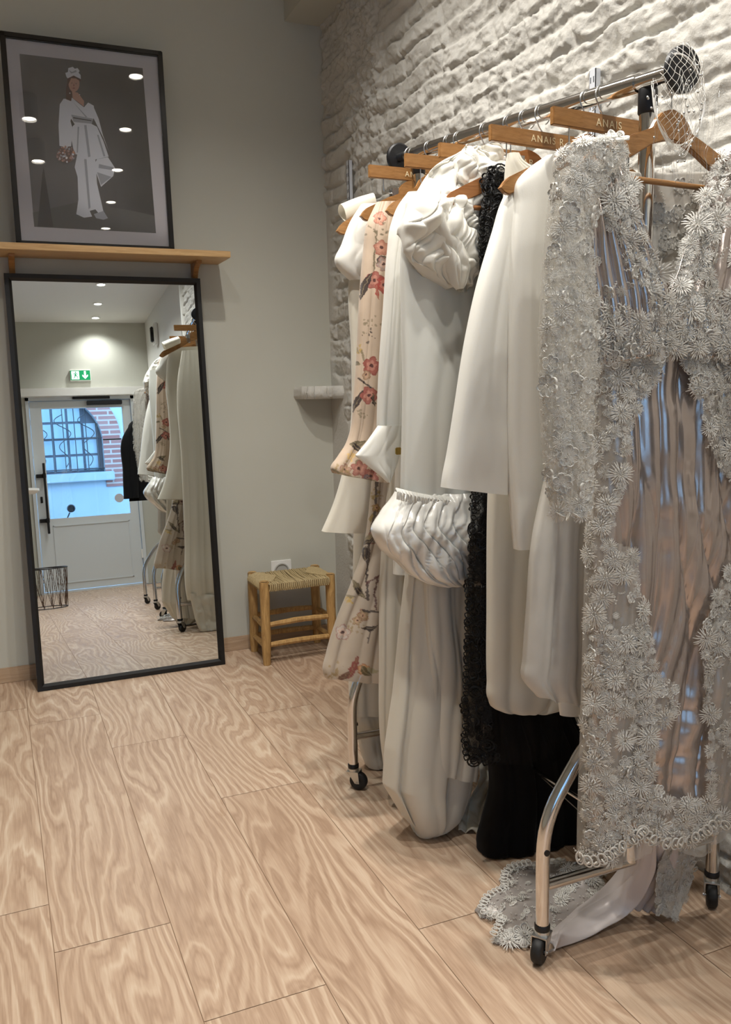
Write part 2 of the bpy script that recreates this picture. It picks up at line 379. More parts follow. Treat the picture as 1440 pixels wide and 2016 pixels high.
for (p, q) in (((gx0+.02, RY-.017, .1), (gx1-.02, RY-.008, .115)), ((gx0+.02, RY-.017, gz0-.09), (gx1-.02, RY-.008, gz0-.075)), ((gx0+.02, RY-.017, .1), (gx0+.035, RY-.008, gz0-.075)), ((gx1-.035, RY-.017, .1), (gx1-.02, RY-.008, gz0-.075))): pn.box(p, q)
pn.build('panel_moulding', M['door'], leaf, smooth=False, bevel=.003)
pbox(leaf, 'door_glass', (gx0, RY-.042, gz0), (gx1, RY-.036, gz1), M['glass'], 0)
hd = MB().box((.43, RY+.05, .66), (.455, RY+.075, 1.43)); hd.box((.425, RY-.015, .78), (.46, RY+.06, .83)); hd.box((.36, RY-.015, .785), (.45, RY+.012, .825)); hd.box((.425, RY-.015, 1.27), (.46, RY+.06, 1.32)); hd.box((.36, RY-.015, 1.275), (.45, RY+.012, 1.315))
hd.build('bar_handle', M['black'], leaf, smooth=False, bevel=.003)
MB().box((.385, RY-.016, 1.0), (.41, RY-.008, 1.07)).build('keyhole_plate', M['black'], leaf, smooth=False, bevel=.003)
c_ = MB().box((.95, RY-.016, 2.055), (1.33, RY+.04, 2.10)); c_.build('door_closer', M['black'], leaf, smooth=False, bevel=.004)
MB().box((.80, RY+.0, 2.12), (1.20, RY+.045, 2.145)).build('closer_rail', M['black'], dr, smooth=False, bevel=.003)
for z in (.3, 1.55, 1.75): MB().box((a1-.012, RY-.016, z), (a1+.012, RY+.008, z+.1)).build('hinge', M['white'], leaf, smooth=False, bevel=.003)
MB().lathe([(0, 0), (.05, 0), (.05, .0015), (0, .0015)], (1.22, RY-.036, 1.0), 'y', 28).build('round_sticker', M['greymetal'], leaf)
wn = thing('window_1', 'shop window beside the entrance door', None, ((WX0+WX1)/2, RY, .45), kind='structure')
MB().box((WX0, RY-.1, .45), (WX0+.05, RY-.03, DZ+.06)).box((WX1-.05, RY-.1, .45), (WX1, RY-.03, DZ+.06)).box((WX0, RY-.1, .45), (WX1, RY-.03, .5)).box((WX0, RY-.1, DZ+.01), (WX1, RY-.03, DZ+.06)).build('window_frame', M['door'], wn, smooth=False)
pbox(wn, 'window_pane', (WX0+.05, RY-.07, .5), (WX1-.05, RY-.064, DZ+.01), M['glass'], 0)

# the street outside: ground and the facade opposite with its arched window
SYF = -5.5
tag(MB().box((-9, -9, -.12), (9, RY-.16, -.05)).build('street_pavement', mat('street_asphalt', h_('8C8F92'), .9), smooth=False), 'grey street outside the entrance door', kind='structure')
fac = thing('building', 'pale rendered house across the street with an arched brick window', 'building', (1., SYF, 0))
stucco = mat('pale_stucco', h_('C9D6DE'), .9); k = N(stucco); k.l(k.mix(k.noise(k.obj(), 3, 4), h_('727C84'), h_('858D92')), k.b.inputs['Base Color'])
redb = mat('pink_brick', h_('B0776A'), .9); k = N(redb)
br = k.n('ShaderNodeTexBrick'); br.inputs['Scale'].default_value = 1; br.inputs['Brick Width'].default_value = .3; br.inputs['Row Height'].default_value = .07; br.inputs['Mortar Size'].default_value = .012
br.inputs['Color1'].default_value = h_('74504A'); br.inputs['Color2'].default_value = h_('6A3F39'); br.inputs['Mortar'].default_value = h_('82766F')
tc = k.n('ShaderNodeTexCoord'); sp = k.n('ShaderNodeSeparateXYZ'); cb = k.n('ShaderNodeCombineXYZ'); k.l(tc.outputs['Object'], sp.inputs[0]); k.l(sp.outputs[0], cb.inputs[0]); k.l(sp.outputs[2], cb.inputs[1]); k.l(cb.outputs[0], br.inputs['Vector']); k.l(br.outputs['Color'], k.b.inputs['Base Color'])
ax0, ax1, az0, azs = .28, 1.40, 1.50, 1.95; acx = (ax0+ax1)/2-.12; AR = 1.40-acx
ax0 = acx-AR
def archpts(r, n=28): return [(acx+r*math.cos(q), azs+r*math.sin(q)*.98) for q in np.linspace(0, PI, n)]
# wall with hole: pieces
inner = archpts(AR); wl = MB()
wl.box((-6, SYF-.3, 0), (ax0, SYF, 7)).box((acx+AR, SYF-.3, 0), (7, SYF, 7)).box((ax0, SYF-.3, 0), (acx+AR, SYF, az0))
for i in range(len(inner)-1):
    (xa, za), (xb, zb_) = inner[i], inner[i+1]
    wl.prism([(xa, za), (xb, zb_), (xb, 7), (xa, 7)], 1, SYF-.3, SYF)
wl.build('wall', stucco, fac, smooth=False)
ab = MB(); o1 = archpts(AR); o2 = archpts(AR+.26); nvs = 0
for i in range(0, len(o1)-1):
    ab.add([(o1[i][0], SYF+.012, o1[i][1]), (o1[i+1][0], SYF+.012, o1[i+1][1]), (o2[i+1][0], SYF+.012, o2[i+1][1]), (o2[i][0], SYF+.012, o2[i][1])], [(0, 1, 2, 3)])
    if i % 2 == 0:
        pass
for sx_ in (-1, 1):
    xa = acx+sx_*AR; xb = acx+sx_*(AR+.5)
    ab.box((min(xa, xb), SYF-.01, 1.28), (max(xa, xb), SYF+.012, azs+.02))
ab.build('brick_surround', redb, fac, smooth=False)
MB().box((ax0-.1, SYF-.05, az0-.13), (acx+AR+.12, SYF+.07, az0)).build('window_sill', stucco, fac, smooth=False, bevel=.01)
wd = MB().prism([(ax0, az0)]+[(acx+AR, az0)]+inner, 1, SYF-.16, SYF-.14).build('window', mat('dark_window_wood', h_('3A3C44'), .5), fac, smooth=False)
pg = MB()
for c_i in range(6):
    for r_i in range(4):
        x_ = ax0+.1+c_i*(2*AR-.14)/6; z_ = az0+.05+r_i*.235
        if math.hypot(x_+.08-acx, max(0, z_+.2-azs)) < AR-.03: pg.box((x_, SYF-.139, z_), (x_+(2*AR-.14)/6-.035, SYF-.13, z_+.2))
pg.build('pane', mat('pale_curtained_pane', h_('7C8D97'), .3), wd, smooth=False)
gr = MB()
for i in range(9):
    x_ = ax0+.06+i*(2*AR-.12)/8; top = azs+math.sqrt(max(0, AR**2-(x_-acx)**2))
    gr.tube([(x_, SYF-.06, az0), (x_, SYF-.06, top-.02)], .008, 6)
for i in range(4):
    x_ = ax0+.2+i*.32
    gr.tube([(x_+.13*math.sin(t*6.28*2)*(.3+.7*t), SYF-.055, az0+.1+t*.75) for t in np.linspace(0, 1, 30)], .007, 6)
for z_ in (az0+.06, az0+.5): gr.tube([(ax0, SYF-.06, z_), (acx+AR, SYF-.06, z_)], .009, 6)
gr.build('window_grille', M['black'], fac)
tag(fac, group=None)
sm = thing('scooter_mirror', 'small round rear-view mirror on a stalk outside the door', 'mirror', (.70, -3.6, .0))
MB().tube([(.70, -3.6, 0), (.70, -3.6, .82), (.74, -3.6, .9)], .008, 8).build('stalk', M['black'], sm)
MB().lathe([(0, -.012), (.04, -.01), (.05, 0), (.04, .01), (0, .012)], (.76, -3.6, .95), 'y', 20).build('mirror_head', M['black'], sm)

# emergency exit sign above the door
ex = thing('exit_sign', 'lit green emergency exit sign above the entrance door', 'sign', (.905, RY+.02, 2.33))
MB().box((.795, RY, 2.325), (1.015, RY+.035, 2.445)).build('housing', M['white'], ex, smooth=False, bevel=.003)
eg = mat('lit_green_sign', h_('0E7A4A'), .4, emit=h_('0E8A50'), es=.8); ew = mat('lit_white_sign', (1, 1, 1, 1), .4, emit=(.9, 1, .95, 1), es=1.2)
s = MB().box((.80, RY+.035, 2.332), (1.01, RY+.037, 2.438), 0)
yy = RY+.0375
# seen from the room (facing -y): running figure and door on one side, downward arrow on the other
def poly(P, mi, y=yy): s.add([(x, y, z) for x, z in P], [tuple(range(len(P)))], mi)
poly([(.812, 2.34), (.892, 2.34), (.892, 2.43), (.812, 2.43)], 1)
for P in ([(.862, 2.405), (.848, 2.408), (.842, 2.378), (.858, 2.372)], [(.858, 2.378), (.872, 2.364), (.866, 2.345), (.872, 2.345), (.880, 2.366), (.860, 2.388)], [(.844, 2.378), (.838, 2.36), (.824, 2.352), (.826, 2.346), (.846, 2.356), (.852, 2.376)], [(.85, 2.405), (.832, 2.392), (.828, 2.398), (.846, 2.412)], [(.86, 2.402), (.876, 2.388), (.88, 2.394), (.864, 2.41)]): poly(P, 0, yy+.0008)
poly([(.856+.008*math.cos(q), 2.418+.008*math.sin(q)) for q in np.linspace(0, 2*PI, 12, endpoint=False)], 0, yy+.0008)
poly([(.945, 2.43), (.965, 2.43), (.965, 2.375), (.945, 2.375)], 1); poly([(.925, 2.392), (.925, 2.374), (.955, 2.343), (.985, 2.374), (.985, 2.392), (.955, 2.366)], 1)
s.build('sign_face', [eg, ew], ex, smooth=False, auto=False)

# small white device with a black grip high on the side wall near the door
dv = thing('wall_intercom', 'small white device with a black grip on the white side wall', 'intercom', (1.65, -1.9, 2.6))
MB().box((1.615, -1.97, 2.56), (1.66, -1.83, 2.80)).build('device_body', M['white'], dv, smooth=False, bevel=.012)
MB().box((1.585, -1.93, 2.60), (1.615, -1.87, 2.76)).build('device_grip', M['black'], dv, smooth=False, bevel=.008)

# ceiling spots
def spot_proto():
    o = thing('ceiling_spot', '', 'ceiling light', (0, 0, 0))
    MB().lathe([(.052, 0), (.052, -.004), (.038, -.006), (.036, .0)], (0, 0, 0), 'z', 28).build('trim_ring', M['white'], o)
    MB().lathe([(0, -.0015), (.035, -.0015)], (0, 0, 0), 'z', 28).build('lamp', M['lamp'], o)
    return o
def ctree(o, par=None):
    c = o.copy(); COL.objects.link(c)
    if par is not None: c.parent = par
    for ch_ in list(o.children): ctree(ch_, c)
    return c
SY = [2.49, 1.76, 1.04, .32, -.40, -1.10, -1.82, -2.42]; SPX = [.83+.27*(2.49-y)/4.98 for y in SY]
sp0 = spot_proto(); names_ = ['nearest the grey wall', 'second from the grey wall', 'third from the grey wall', 'fourth from the grey wall', 'fourth from the entrance door', 'third from the entrance door', 'second from the entrance door', 'nearest the entrance door']
spots = []
for i, (x, y) in enumerate(zip(SPX, SY)):
    o = sp0 if i == 0 else ctree(sp0); o.location = (x, y, CZ); spots.append((x, y))
    tag(o, 'round recessed ceiling spot, '+names_[i]+' in the long row', group='recessed spots in the long row')
cy0 = None
for i, (x, y) in enumerate(((.30, 2.10), (.37, 1.45))):
    if i == 0:
        cy0 = thing('cylinder_spot', '', 'ceiling light', (0, 0, 0))
        MB().lathe([(.0, 0), (.048, 0), (.048, -.13), (.040, -.13), (.040, -.12), (0, -.12)], (0, 0, 0), 'z', 28).build('lamp_body', M['white'], cy0)
        MB().lathe([(0, -.121), (.038, -.121)], (0, 0, 0), 'z', 28).build('lamp', M['lamp'], cy0)
        o = cy0
    else: o = ctree(cy0)
    o.location = (x, y, CZ); tag(o, 'white cylinder ceiling spot '+('nearer the grey wall' if i == 0 else 'farther from the grey wall')+', left of the long row', group='surface cylinder spots')
    spots.append((x, y))
# ------------------------------------------------------------------ shelf, picture, mirror, socket, stool
def onpl(px, py, P, n): d = ray(px, py); n = np.array(n); return CO+d*(((np.array(P)-CO)@n)/(d@n))
SHY = WY-.215
a = ony(454, 494.5, SHY); st = a[2]; b = ony(452, 507, SHY); sth = max(.02, st-b[2])
sx1 = a[0]; sx0 = -.42
sh = thing('wall_shelf', 'light wooden shelf board above the black framed mirror', 'shelf', ((sx0+sx1)/2, WY, st-sth))
MB().box((sx0, SHY, st-sth), (sx1, WY, st)).build('board', M['shelf'], sh, smooth=False, bevel=.0015)
for px_, wx in ((1170, 0), (57, 1)):
    bxx = ony(px_/3.13+ (7 if wx == 0 else 5), 530, WY)[0]
    br_ = MB(); h2 = .022
    P = [(WY, st-sth), (WY-.12, st-sth), (WY-.12, st-sth-.012)]
    for t in np.linspace(0, 1, 10): q = t*PI/2; P.append((WY-.02-.085*(1-math.sin(q))-.0, st-sth-.015-.095*(1-math.cos(q))))
    P += [(WY-.015, st-sth-.17), (WY, st-sth-.17)]
    br_.prism(P, 0, bxx-h2/2, bxx+h2/2); o = br_.build('bracket', M['hang'], sh, smooth=False, bevel=.0015)
    MB().lathe([(0, -.018), (.0045, -.018), (.006, -.015), (.006, -.010)], (bxx, WY, st-sth-.14), 'y', 14).build('screw', M['steel'], o)

# framed picture standing on the shelf
FT = .05; FP = np.array([.107*K, 3.1*K, st+.001]); FN = np.array([0, -math.cos(FT), math.sin(FT)]); FUP = np.array([0, math.sin(FT), math.cos(FT)]); FX = np.array([1., 0, 0])
c_ = [onpl(*p, FP, FN) for p in ((31, 473.4), (347, 488.7), (-1, 61), (316, 99.7))]
fx0 = (c_[0][0]+c_[2][0])/2; fx1 = (c_[1][0]+c_[3][0])/2; FW = fx1-fx0; FH = ((c_[2]+c_[3])/2-FP)@FUP
FP[0] = fx0
def fpt(u, v, d=0.): return FP+FX*u+FUP*v+FN*d
pic = thing('framed_picture', 'black framed photograph of a bride in a white suit leaning on the wooden shelf', 'picture', fpt(FW/2, 0))
def fbox(mb, u0, v0, u1, v1, d0, d1, mi=0):
    V = [fpt(u, v, d) for u in (u0, u1) for v in (v0, v1) for d in (d0, d1)]
    return mb.add(V, [(0, 1, 3, 2), (4, 6, 7, 5), (0, 4, 5, 1), (2, 3, 7, 6), (0, 2, 6, 4), (1, 5, 7, 3)], mi)
fwid = .020
mb = MB(); 
for q in ((0, 0, FW, fwid), (0, FH-fwid, FW, FH), (0, 0, fwid, FH), (FW-fwid, 0, FW, FH)): fbox(mb, *q, -.02, .004)
mb.build('frame', M['frameg'], pic, smooth=False, bevel=.003)
mb = MB(); fbox(mb, .005, .005, FW-.005, FH-.005, -.016, -.012); mb.build('mat_board', M['mat'], pic, smooth=False)
def pp(px, py):    # pixel on picture plane -> u,v
    q = onpl(px, py, FP, FN)-FP; return float(q@FX), float(q@FUP)
bgm = mat('print_backdrop', h_('5C5A57'), .6); k = N(bgm)
tc = k.obj(); nn = k.noise(tc, 4, 5); sxx = k.n('ShaderNodeSeparateXYZ'); k.l(tc, sxx.inputs[0])
k.l(k.ramp(k.math('ADD', k.math('MULTIPLY', nn, .5), k.math('MULTIPLY_ADD', sxx.outputs[0], -.9, .62)), [(.25, h_('33322F')), (.8, h_('7A7778'))]), k.b.inputs['Base Color'])
pmats = [bgm, mat('print_floor', h_('5A5855'), .6), mat('print_white', h_('E4E5EA'), .6), mat('print_fold', h_('ABADB4'), .6), mat('print_skin', h_('C79A85'), .6), mat('print_hair', h_('5A3A30'), .6), mat('print_lip', h_('8E4B45'), .6), mat('print_flower', h_('B79A92'), .6), mat('print_flower_dark', h_('7C625C'), .6), mat('print_dark', h_('3A3836'), .6)]
pr = MB(); lay = [-.0118]
def Z1(x, y): return x/3.13, y/3.13+40
def pshape(P, mi, conv=True):
    lay[0] += .00006
    Q = [pp(*(Z1(*p) if conv else p)) for p in P]
    pr.add([fpt(u, v, lay[0]) for u, v in Q], [tuple(range(len(Q)))], mi)
def blob(cx, cy, r, mi, r2=None, n=14, ang=0):
    r2 = r2 or r; ca, sa = math.cos(ang), math.sin(ang)
    pshape([(cx+r*math.cos(q)*ca-r2*math.sin(q)*sa, cy+r*math.cos(q)*sa+r2*math.sin(q)*ca) for q in np.linspace(0, 2*PI, n, endpoint=False)], mi)
pshape([(120, 198), (882, 288), (965, 1308), (212, 1268)], 0)
pshape([(203, 1180), (470, 1118), (800, 1165), (955, 1200), (965, 1308), (212, 1268)], 1)
pshape([(232, 1268), (330, 1268), (270, 900), (262, 940)], 9)
# trousers, jacket, arms
pshape([(478, 820), (590, 850), (600, 1000), (640, 1175), (610, 1185), (590, 1160), (555, 1170), (570, 1205), (520, 1212), (472, 1190), (485, 1100), (480, 960), (462, 900)], 2)
pshape([(585, 880), (600, 850), (668, 838), (712, 905), (700, 955), (625, 1022), (590, 920)], 2)
pshape([(600, 930), (690, 960), (625, 1010)], 3); pshape([(612, 880), (700, 900), (705, 920), (610, 905)], 3)
pshape([(580, 1190), (640, 1170), (668, 1215), (640, 1225), (595, 1215)], 3)
pshape([(395, 475), (370, 510), (362, 640), (368, 768), (400, 775), (440, 770), (450, 640), (455, 600), (430, 500)], 2)
pshape([(545, 500), (580, 530), (610, 600), (636, 700), (672, 800), (640, 720), (600, 640), (560, 560)], 2)
pshape([(400, 478), (445, 470), (480, 500), (520, 530), (545, 500), (580, 520), (585, 580), (565, 632), (600, 650), (640, 740), (672, 835), (590, 852), (530, 835), (460, 818), (440, 720), (452, 640), (430, 585), (405, 540)], 2)
pshape([(440, 575), (575, 600), (568, 632), (455, 620)], 3); pshape([(452, 590), (565, 610), (566, 616), (453, 598)], 9)
pshape([(520, 640), (535, 640), (560, 835), (545, 838)], 3); pshape([(480, 650), (490, 650), (482, 810), (474, 810)], 3); pshape([(600, 700), (610, 700), (652, 832), (640, 835)], 3)
pshape([(520, 850), (535, 850), (560, 1150), (548, 1160)], 3); pshape([(455, 500), (540, 590), (530, 592)], 3)
pshape([(440, 600), (462, 635), (446, 650), (436, 615)], 9)
# neck, head, hair, hat
pshape([(418, 370), (408, 410), (408, 480), (440, 492), (448, 450), (432, 380)], 5)
pshape([(445, 430), (482, 440), (520, 492), (518, 525), (480, 495), (450, 475)], 4)
blob(458, 385, 34, 4, 50, 18); pshape([(415, 372), (420, 340), (455, 330), (500, 352), (500, 372), (470, 352), (440, 350), (422, 392)], 5)
blob(444, 380, 4, 9, 2.2); blob(470, 384, 4, 9, 2.2); blob(456, 412, 8, 6, 3); pshape([(456, 380), (460, 398), (453, 400)], 6); blob(432, 443, 4, 2); blob(493, 452, 3, 2)
pshape([(410, 340), (404, 318), (420, 312), (422, 288), (450, 280), (462, 292), (480, 288), (492, 305), (486, 318), (498, 330), (500, 356), (455, 334), (418, 352)], 2); pshape([(425, 300), (445, 312), (470, 300), (474, 312), (440, 322)], 3)
# bouquet
blob(408, 822, 58, 8, 50, 20)
for i in range(75):
    q = random.uniform(0, 6.28); r = 58*math.sqrt(random.random()); blob(408+r*math.cos(q), 822+.86*r*math.sin(q), random.uniform(3.5, 8), random.choice((7, 7, 2, 4, 8, 3)), n=7)
pr.build('print', pmats, pic, smooth=False, auto=False)
mb = MB(); fbox(mb, fwid-.004, fwid-.004, FW-fwid+.004, FH-fwid+.004, -.0075, -.006); mb.build('glass_pane', M['picglass'], pic, smooth=False)

# floor mirror leaning against the wall
MT = math.radians(4.5); b0 = onz(75, 1363); b1 = onz(444, 1308); MW = b1[0]-b0[0]; MP = np.array([b0[0], (b0[1]+b1[1])/2, .001])
MN = np.array([0, -math.cos(MT), math.sin(MT)]); MU = np.array([0, math.sin(MT), math.cos(MT)])
tl = onpl(6, 536, MP, MN); tr = onpl(391, 549.5, MP, MN); MH = ((tl+tr)/2-MP)@MU
def mpt(u, v, d=0.): return MP+FX*u+MU*v+MN*d
def mbox(mb, u0, v0, u1, v1, d0, d1, mi=0):
    V = [mpt(u, v, d) for u in (u0, u1) for v in (v0, v1) for d in (d0, d1)]
    return mb.add(V, [(0, 1, 3, 2), (4, 6, 7, 5), (0, 4, 5, 1), (2, 3, 7, 6), (0, 2, 6, 4), (1, 5, 7, 3)], mi)
mir = thing('floor_mirror', 'tall black framed mirror standing on the floor against the grey wall', 'mirror', mpt(MW/2, 0))
mf = .0165; mb = MB()
prof = [(0, -.034), (0, 0), (mf, 0), (mf+.010, -.012), (mf+.010, -.034)]
ring = []
for (cu, cv, su, sv) in ((0, 0, 1, 1), (MW, 0, -1, 1), (MW, MH, -1, -1), (0, MH, 1, -1)): ring.append([mpt(cu+su*p, cv+sv*p, d) for p, d in prof])
ring.append(ring[0]); mb.grid(np.array(ring), closeu=True)
mb.build('frame', M['frame'], mir, smooth=False)
mb = MB(); mbox(mb, mf+.008, mf+.008, MW-mf-.008, MH-mf-.008, -.016, -.0125); mb.build('glass', M['mirror'], mir, smooth=False)

# wall socket
s0, s1 = ony(533, 1106, WY), ony(574, 1146, WY); so = thing('wall_socket', 'white square wall socket low on the grey wall behind the stool', 'socket', ((s0[0]+s1[0])/2, WY, s0[2]-.04))
cx_, cz_ = (s0[0]+s1[0])/2, s0[2]-.045; w_ = (s1[0]-s0[0])/2
MB().box((cx_-w_, WY-.009, cz_-w_), (cx_+w_, WY, cz_+w_)).build('plate', M['white'], so, smooth=False, bevel=.002)
MB().lathe([(.036, -.009), (.036, -.014), (.031, -.015), (.028, -.010), (0, -.0095)], (cx_, WY, cz_), 'y', 32).build('recess', mat('socket_grey', h_('B5B4AF'), .4), so)

# rush-seated stool
stA = onz(527, 1313); stB = onz(508, 1277); stp = thing('stool', 'low rustic wooden stool with a woven rush seat below the wall socket', 'stool', (0, 0, 0))
fl_ = ony(523, 1312, 3.485); fl_x = onz(523, 1309)[0]; fy_ = 3.500; bk_ = 3.730
lx0 = fl_x-.0; lx1 = ony(650, 1140, fy_)[0]; bx0 = ony(497, 1270, bk_)[0]
legs = {}
seat_z = ony(520, 1150, fy_)[2]
def leg(xb, yb, xt, yt, h, r, nm='leg'):
    t = np.linspace(0, 1, 9); P = np.stack([xb+(xt-xb)*t+.002*vn(t*5+xb*9, yb), yb+(yt-yb)*t, h*t+.001], -1)
    R = r*np.array([.80, .92, 1.02, 1.05, 1.0, 1.02, 1.06, 1.1, 1.05])
    m = MB().tube(P, R, 9); m.add(*[[(xt+(R[-1]-.004)*math.cos(q), yt+(R[-1]-.004)*math.sin(q), h+.004) for q in np.linspace(0, 2*PI, 9, endpoint=False)], [tuple(range(9))]])
    return m.build(nm, M['stool'], stp)
Lf = (lx0+.006, fy_+.012); Rf = (lx1+.012, fy_+.02); Lb = (bx0+.01, bk_); Rb = (ony(625, 1255, bk_)[0], bk_)
topz = seat_z+.006
for p in (Lf, Rf, Lb, Rb):
    cxm = (Lf[0]+Rf[0])/2; cym = (fy_+bk_)/2; leg(p[0], p[1], p[0]+(-.004 if p[0] > cxm else .002), p[1]+(.0 if p[1] < cym else -.006), topz, .0205)
def rail(p, q, z, r=.011, sag=.004):
    t = np.linspace(0, 1, 8); P = np.stack([p[0]+(q[0]-p[0])*t, p[1]+(q[1]-p[1])*t, z+sag*np.sin(t*PI)+.002*vn(t*4+z*40, 3.)], -1)
    MB().tube(P, r*(1+.18*np.sin(t*PI)+.08*vn(t*7, z*30)), 8).build('stretcher', M['stool'], stp)
for z in (.088, .178): rail(Lf, Rf, z+.0)
rail(Lb, Rb, .17); rail(Lb, Rb, .075); rail(Lf, Lb, .075, .010); rail(Lf, Lb, .165, .010); rail(Rf, Rb, .075, .010); rail(Rf, Rb, .165, .010)
for p, q in ((Lf, Rf), (Lb, Rb), (Lf, Lb), (Rf, Rb)): rail(p, q, seat_z-.018, .012, 0)
ws = MB(); x0_, x1_, y0_, y1_ = Lf[0]+.0, Rf[0]-.0, fy_+.002, bk_
rr = .0044; cxm, cym = (x0_+x1_)/2, (y0_+y1_)/2; zt_ = seat_z+.0
def cord(P, r): ws.tube(P, r, 5, closed=True)
nseg = int((x1_-x0_-.036)/(rr*2.0))
for i in range(nseg):
    x_ = x0_+.022+(x1_-x0_-.044)*i/(nseg-1); e_ = .003*float(vn(i*.8, 2.)); pts = []
    sag_ = -.006*math.sin(PI*(x_-x0_)/(x1_-x0_))
    for t in np.linspace(0, 1, 7): pts.append((x_+e_*math.sin(t*PI)+.014*(t-.5)*(1 if i % 2 else .8), y0_-.004+(y1_-y0_)*t, zt_+sag_*math.sin(t*PI)+.0015*float(vn(i*3.1, t*4))))
    pts += [(x_, y1_+.012, zt_-.012), (x_, y1_+.008, zt_-.034)]
    for t in np.linspace(1, 0, 5): pts.append((x_, y0_+.012+(y1_-y0_)*t*.92, zt_-.036))
    pts += [(x_-.003, y0_-.014, zt_-.030), (x_, y0_-.017, zt_-.016), (x_, y0_-.013, zt_-.003)]
    cord(pts, rr*random.uniform(.85, 1.15))
# side wraps forming the triangular corner fields
for side in (0, 1):
    nn_ = int((y1_-y0_-.036)/(rr*2.0))
    for i in range(nn_):
        y_ = y0_+.018+(y1_-y0_-.036)*i/(nn_-1); d_ = min(.5*(y_-y0_), .5*(y1_-y_))*1.0+.012
        xo = x0_-.014 if side == 0 else x1_+.014; xi = x0_+.018+d_ if side == 0 else x1_-.018-d_; s_ = 1 if side == 0 else -1
        pts = [(xo+s_*.004, y_, zt_-.002), ((xo+xi)/2, y_+.001*float(vn(i, 1.)), zt_+.0045), (xi, y_, zt_+.0035), (xi, y_, zt_-.006), ((xo+xi)/2, y_, zt_-.036), (xo+s_*.003, y_, zt_-.034), (xo-s_*.002, y_, zt_-.018)]
        cord(pts, rr*random.uniform(.85, 1.15))
ws.build('rush_seat', M['rush'], stp)

# ------------------------------------------------------------------ clothes rack
RA = np.array([1.189, 1.294, 1.748]); RB = np.array([1.139, 2.371, 1.85]); RD = (RB-RA)
def railp(y): return RA+RD*(y-RA[1])/RD[1]
rk = thing('clothes_rack', 'chrome clothes rack on black castors loaded with gowns', 'rack', (1.17, 1.83, 0))
MB().tube([RA-RD*.0, RB], .0150, 24).build('rail', M['chrome'], rk)
MB().tube([railp(1.40), railp(2.25)], .0175, 24).build('rail_sleeve', M['chrome'], rk)
for p, s_ in ((RA, -1), (RB, 1)):
    d = RD/np.linalg.norm(RD)*s_; 
    m = MB(); u_ = np.array([1., 0, 0])-d*d[0]; u_ /= np.linalg.norm(u_); v_ = np.cross(d, u_); V = []; prof = [(0, .0), (.036, 0), (.040, .004), (.040, .012), (.036, .016), (0, .018)]
    for r_, t_ in prof:
        for j in range(32): q = 2*PI*j/32; V.append(p+d*(t_-.006)+r_*(math.cos(q)*u_+math.sin(q)*v_))
    m.add(V, [(i*32+j, i*32+(j+1) % 32, (i+1)*32+(j+1) % 32, (i+1)*32+j) for i in range(5) for j in range(32)])
    m.build('end_cap', M['black'], rk)
def bend(P, rad=.06, n=7):
    out = [np.array(P[0])]
    for i in range(1, len(P)-1):
        p0, p1, p2 = map(np.array, P[i-1:i+2]); a_ = p0-p1; b_ = p2-p1; la, lb = np.linalg.norm(a_), np.linalg.norm(b_); r_ = min(rad, la*.45, lb*.45)
        A, B = p1+a_/la*r_, p1+b_/lb*r_
        for t in np.linspace(0, 1, n): out.append((1-t)**2*A+2*t*(1-t)*p1+t*t*B)
    out.append(np.array(P[-1])); return np.array(out)
def caster(par, x, y, turn):
    m = MB(); c, s_ = math.cos(turn), math.sin(turn)
    Mx = Matrix(((c, -s_, 0, x), (s_, c, 0, y), (0, 0, 1, 0), (0, 0, 0, 1)))
    off = .016; Rw = .027
    f = MB(); f.lathe([(.008, .058), (.016, .058), (.016, .066), (.008, .066)], (x, y, 0), 'z', 16)
    f.box((-.018, -.0165, .055), (.020, .0165, .0585), M=Mx)
    for sy in (-1, 1):
        P = [(-.014, .058), (.020, .058), (off+.007, Rw-.004), (off-.007, Rw-.004)]
        V = []
        for t in (sy*.0150, sy*.0168):
            for p in P: V.append(Mx@Vector((p[0], t, p[1])))
        f.add([tuple(v) for v in V], [(0, 1, 2, 3), (7, 6, 5, 4), (0, 4, 5, 1), (1, 5, 6, 2), (2, 6, 7, 3), (3, 7, 4, 0)])
    fo = f.build('castor_fork', M['zinc'], par, smooth=False, bevel=.0006)
    w = MB(); prof = [(.006, -.011), (.021, -.012), (Rw-.002, -.010), (Rw, -.006), (Rw, .006), (Rw-.002, .010), (.021, .012), (.006, .011)]; V = []; n = 28
    for r_, t_ in prof:
        for j in range(n): q = 2*PI*j/n; V.append(tuple(Mx@Vector((off+r_*math.cos(q), t_, Rw+r_*math.sin(q)))))
    w.add(V, [(i*n+j, i*n+(j+1) % n, (i+1)*n+(j+1) % n, (i+1)*n+j) for i in range(7) for j in range(n)]+[(7*n+j, 7*n+(j+1) % n, (j+1) % n, j) for j in range(n)])
    wo = w.build('castor_wheel', M['rubber'], par)
    a = MB(); P0 = Mx@Vector((off, -.019, Rw)); P1 = Mx@Vector((off, .019, Rw)); a.tube([P0, P1], .0035, 10); a.build('axle', M['steel'], fo)
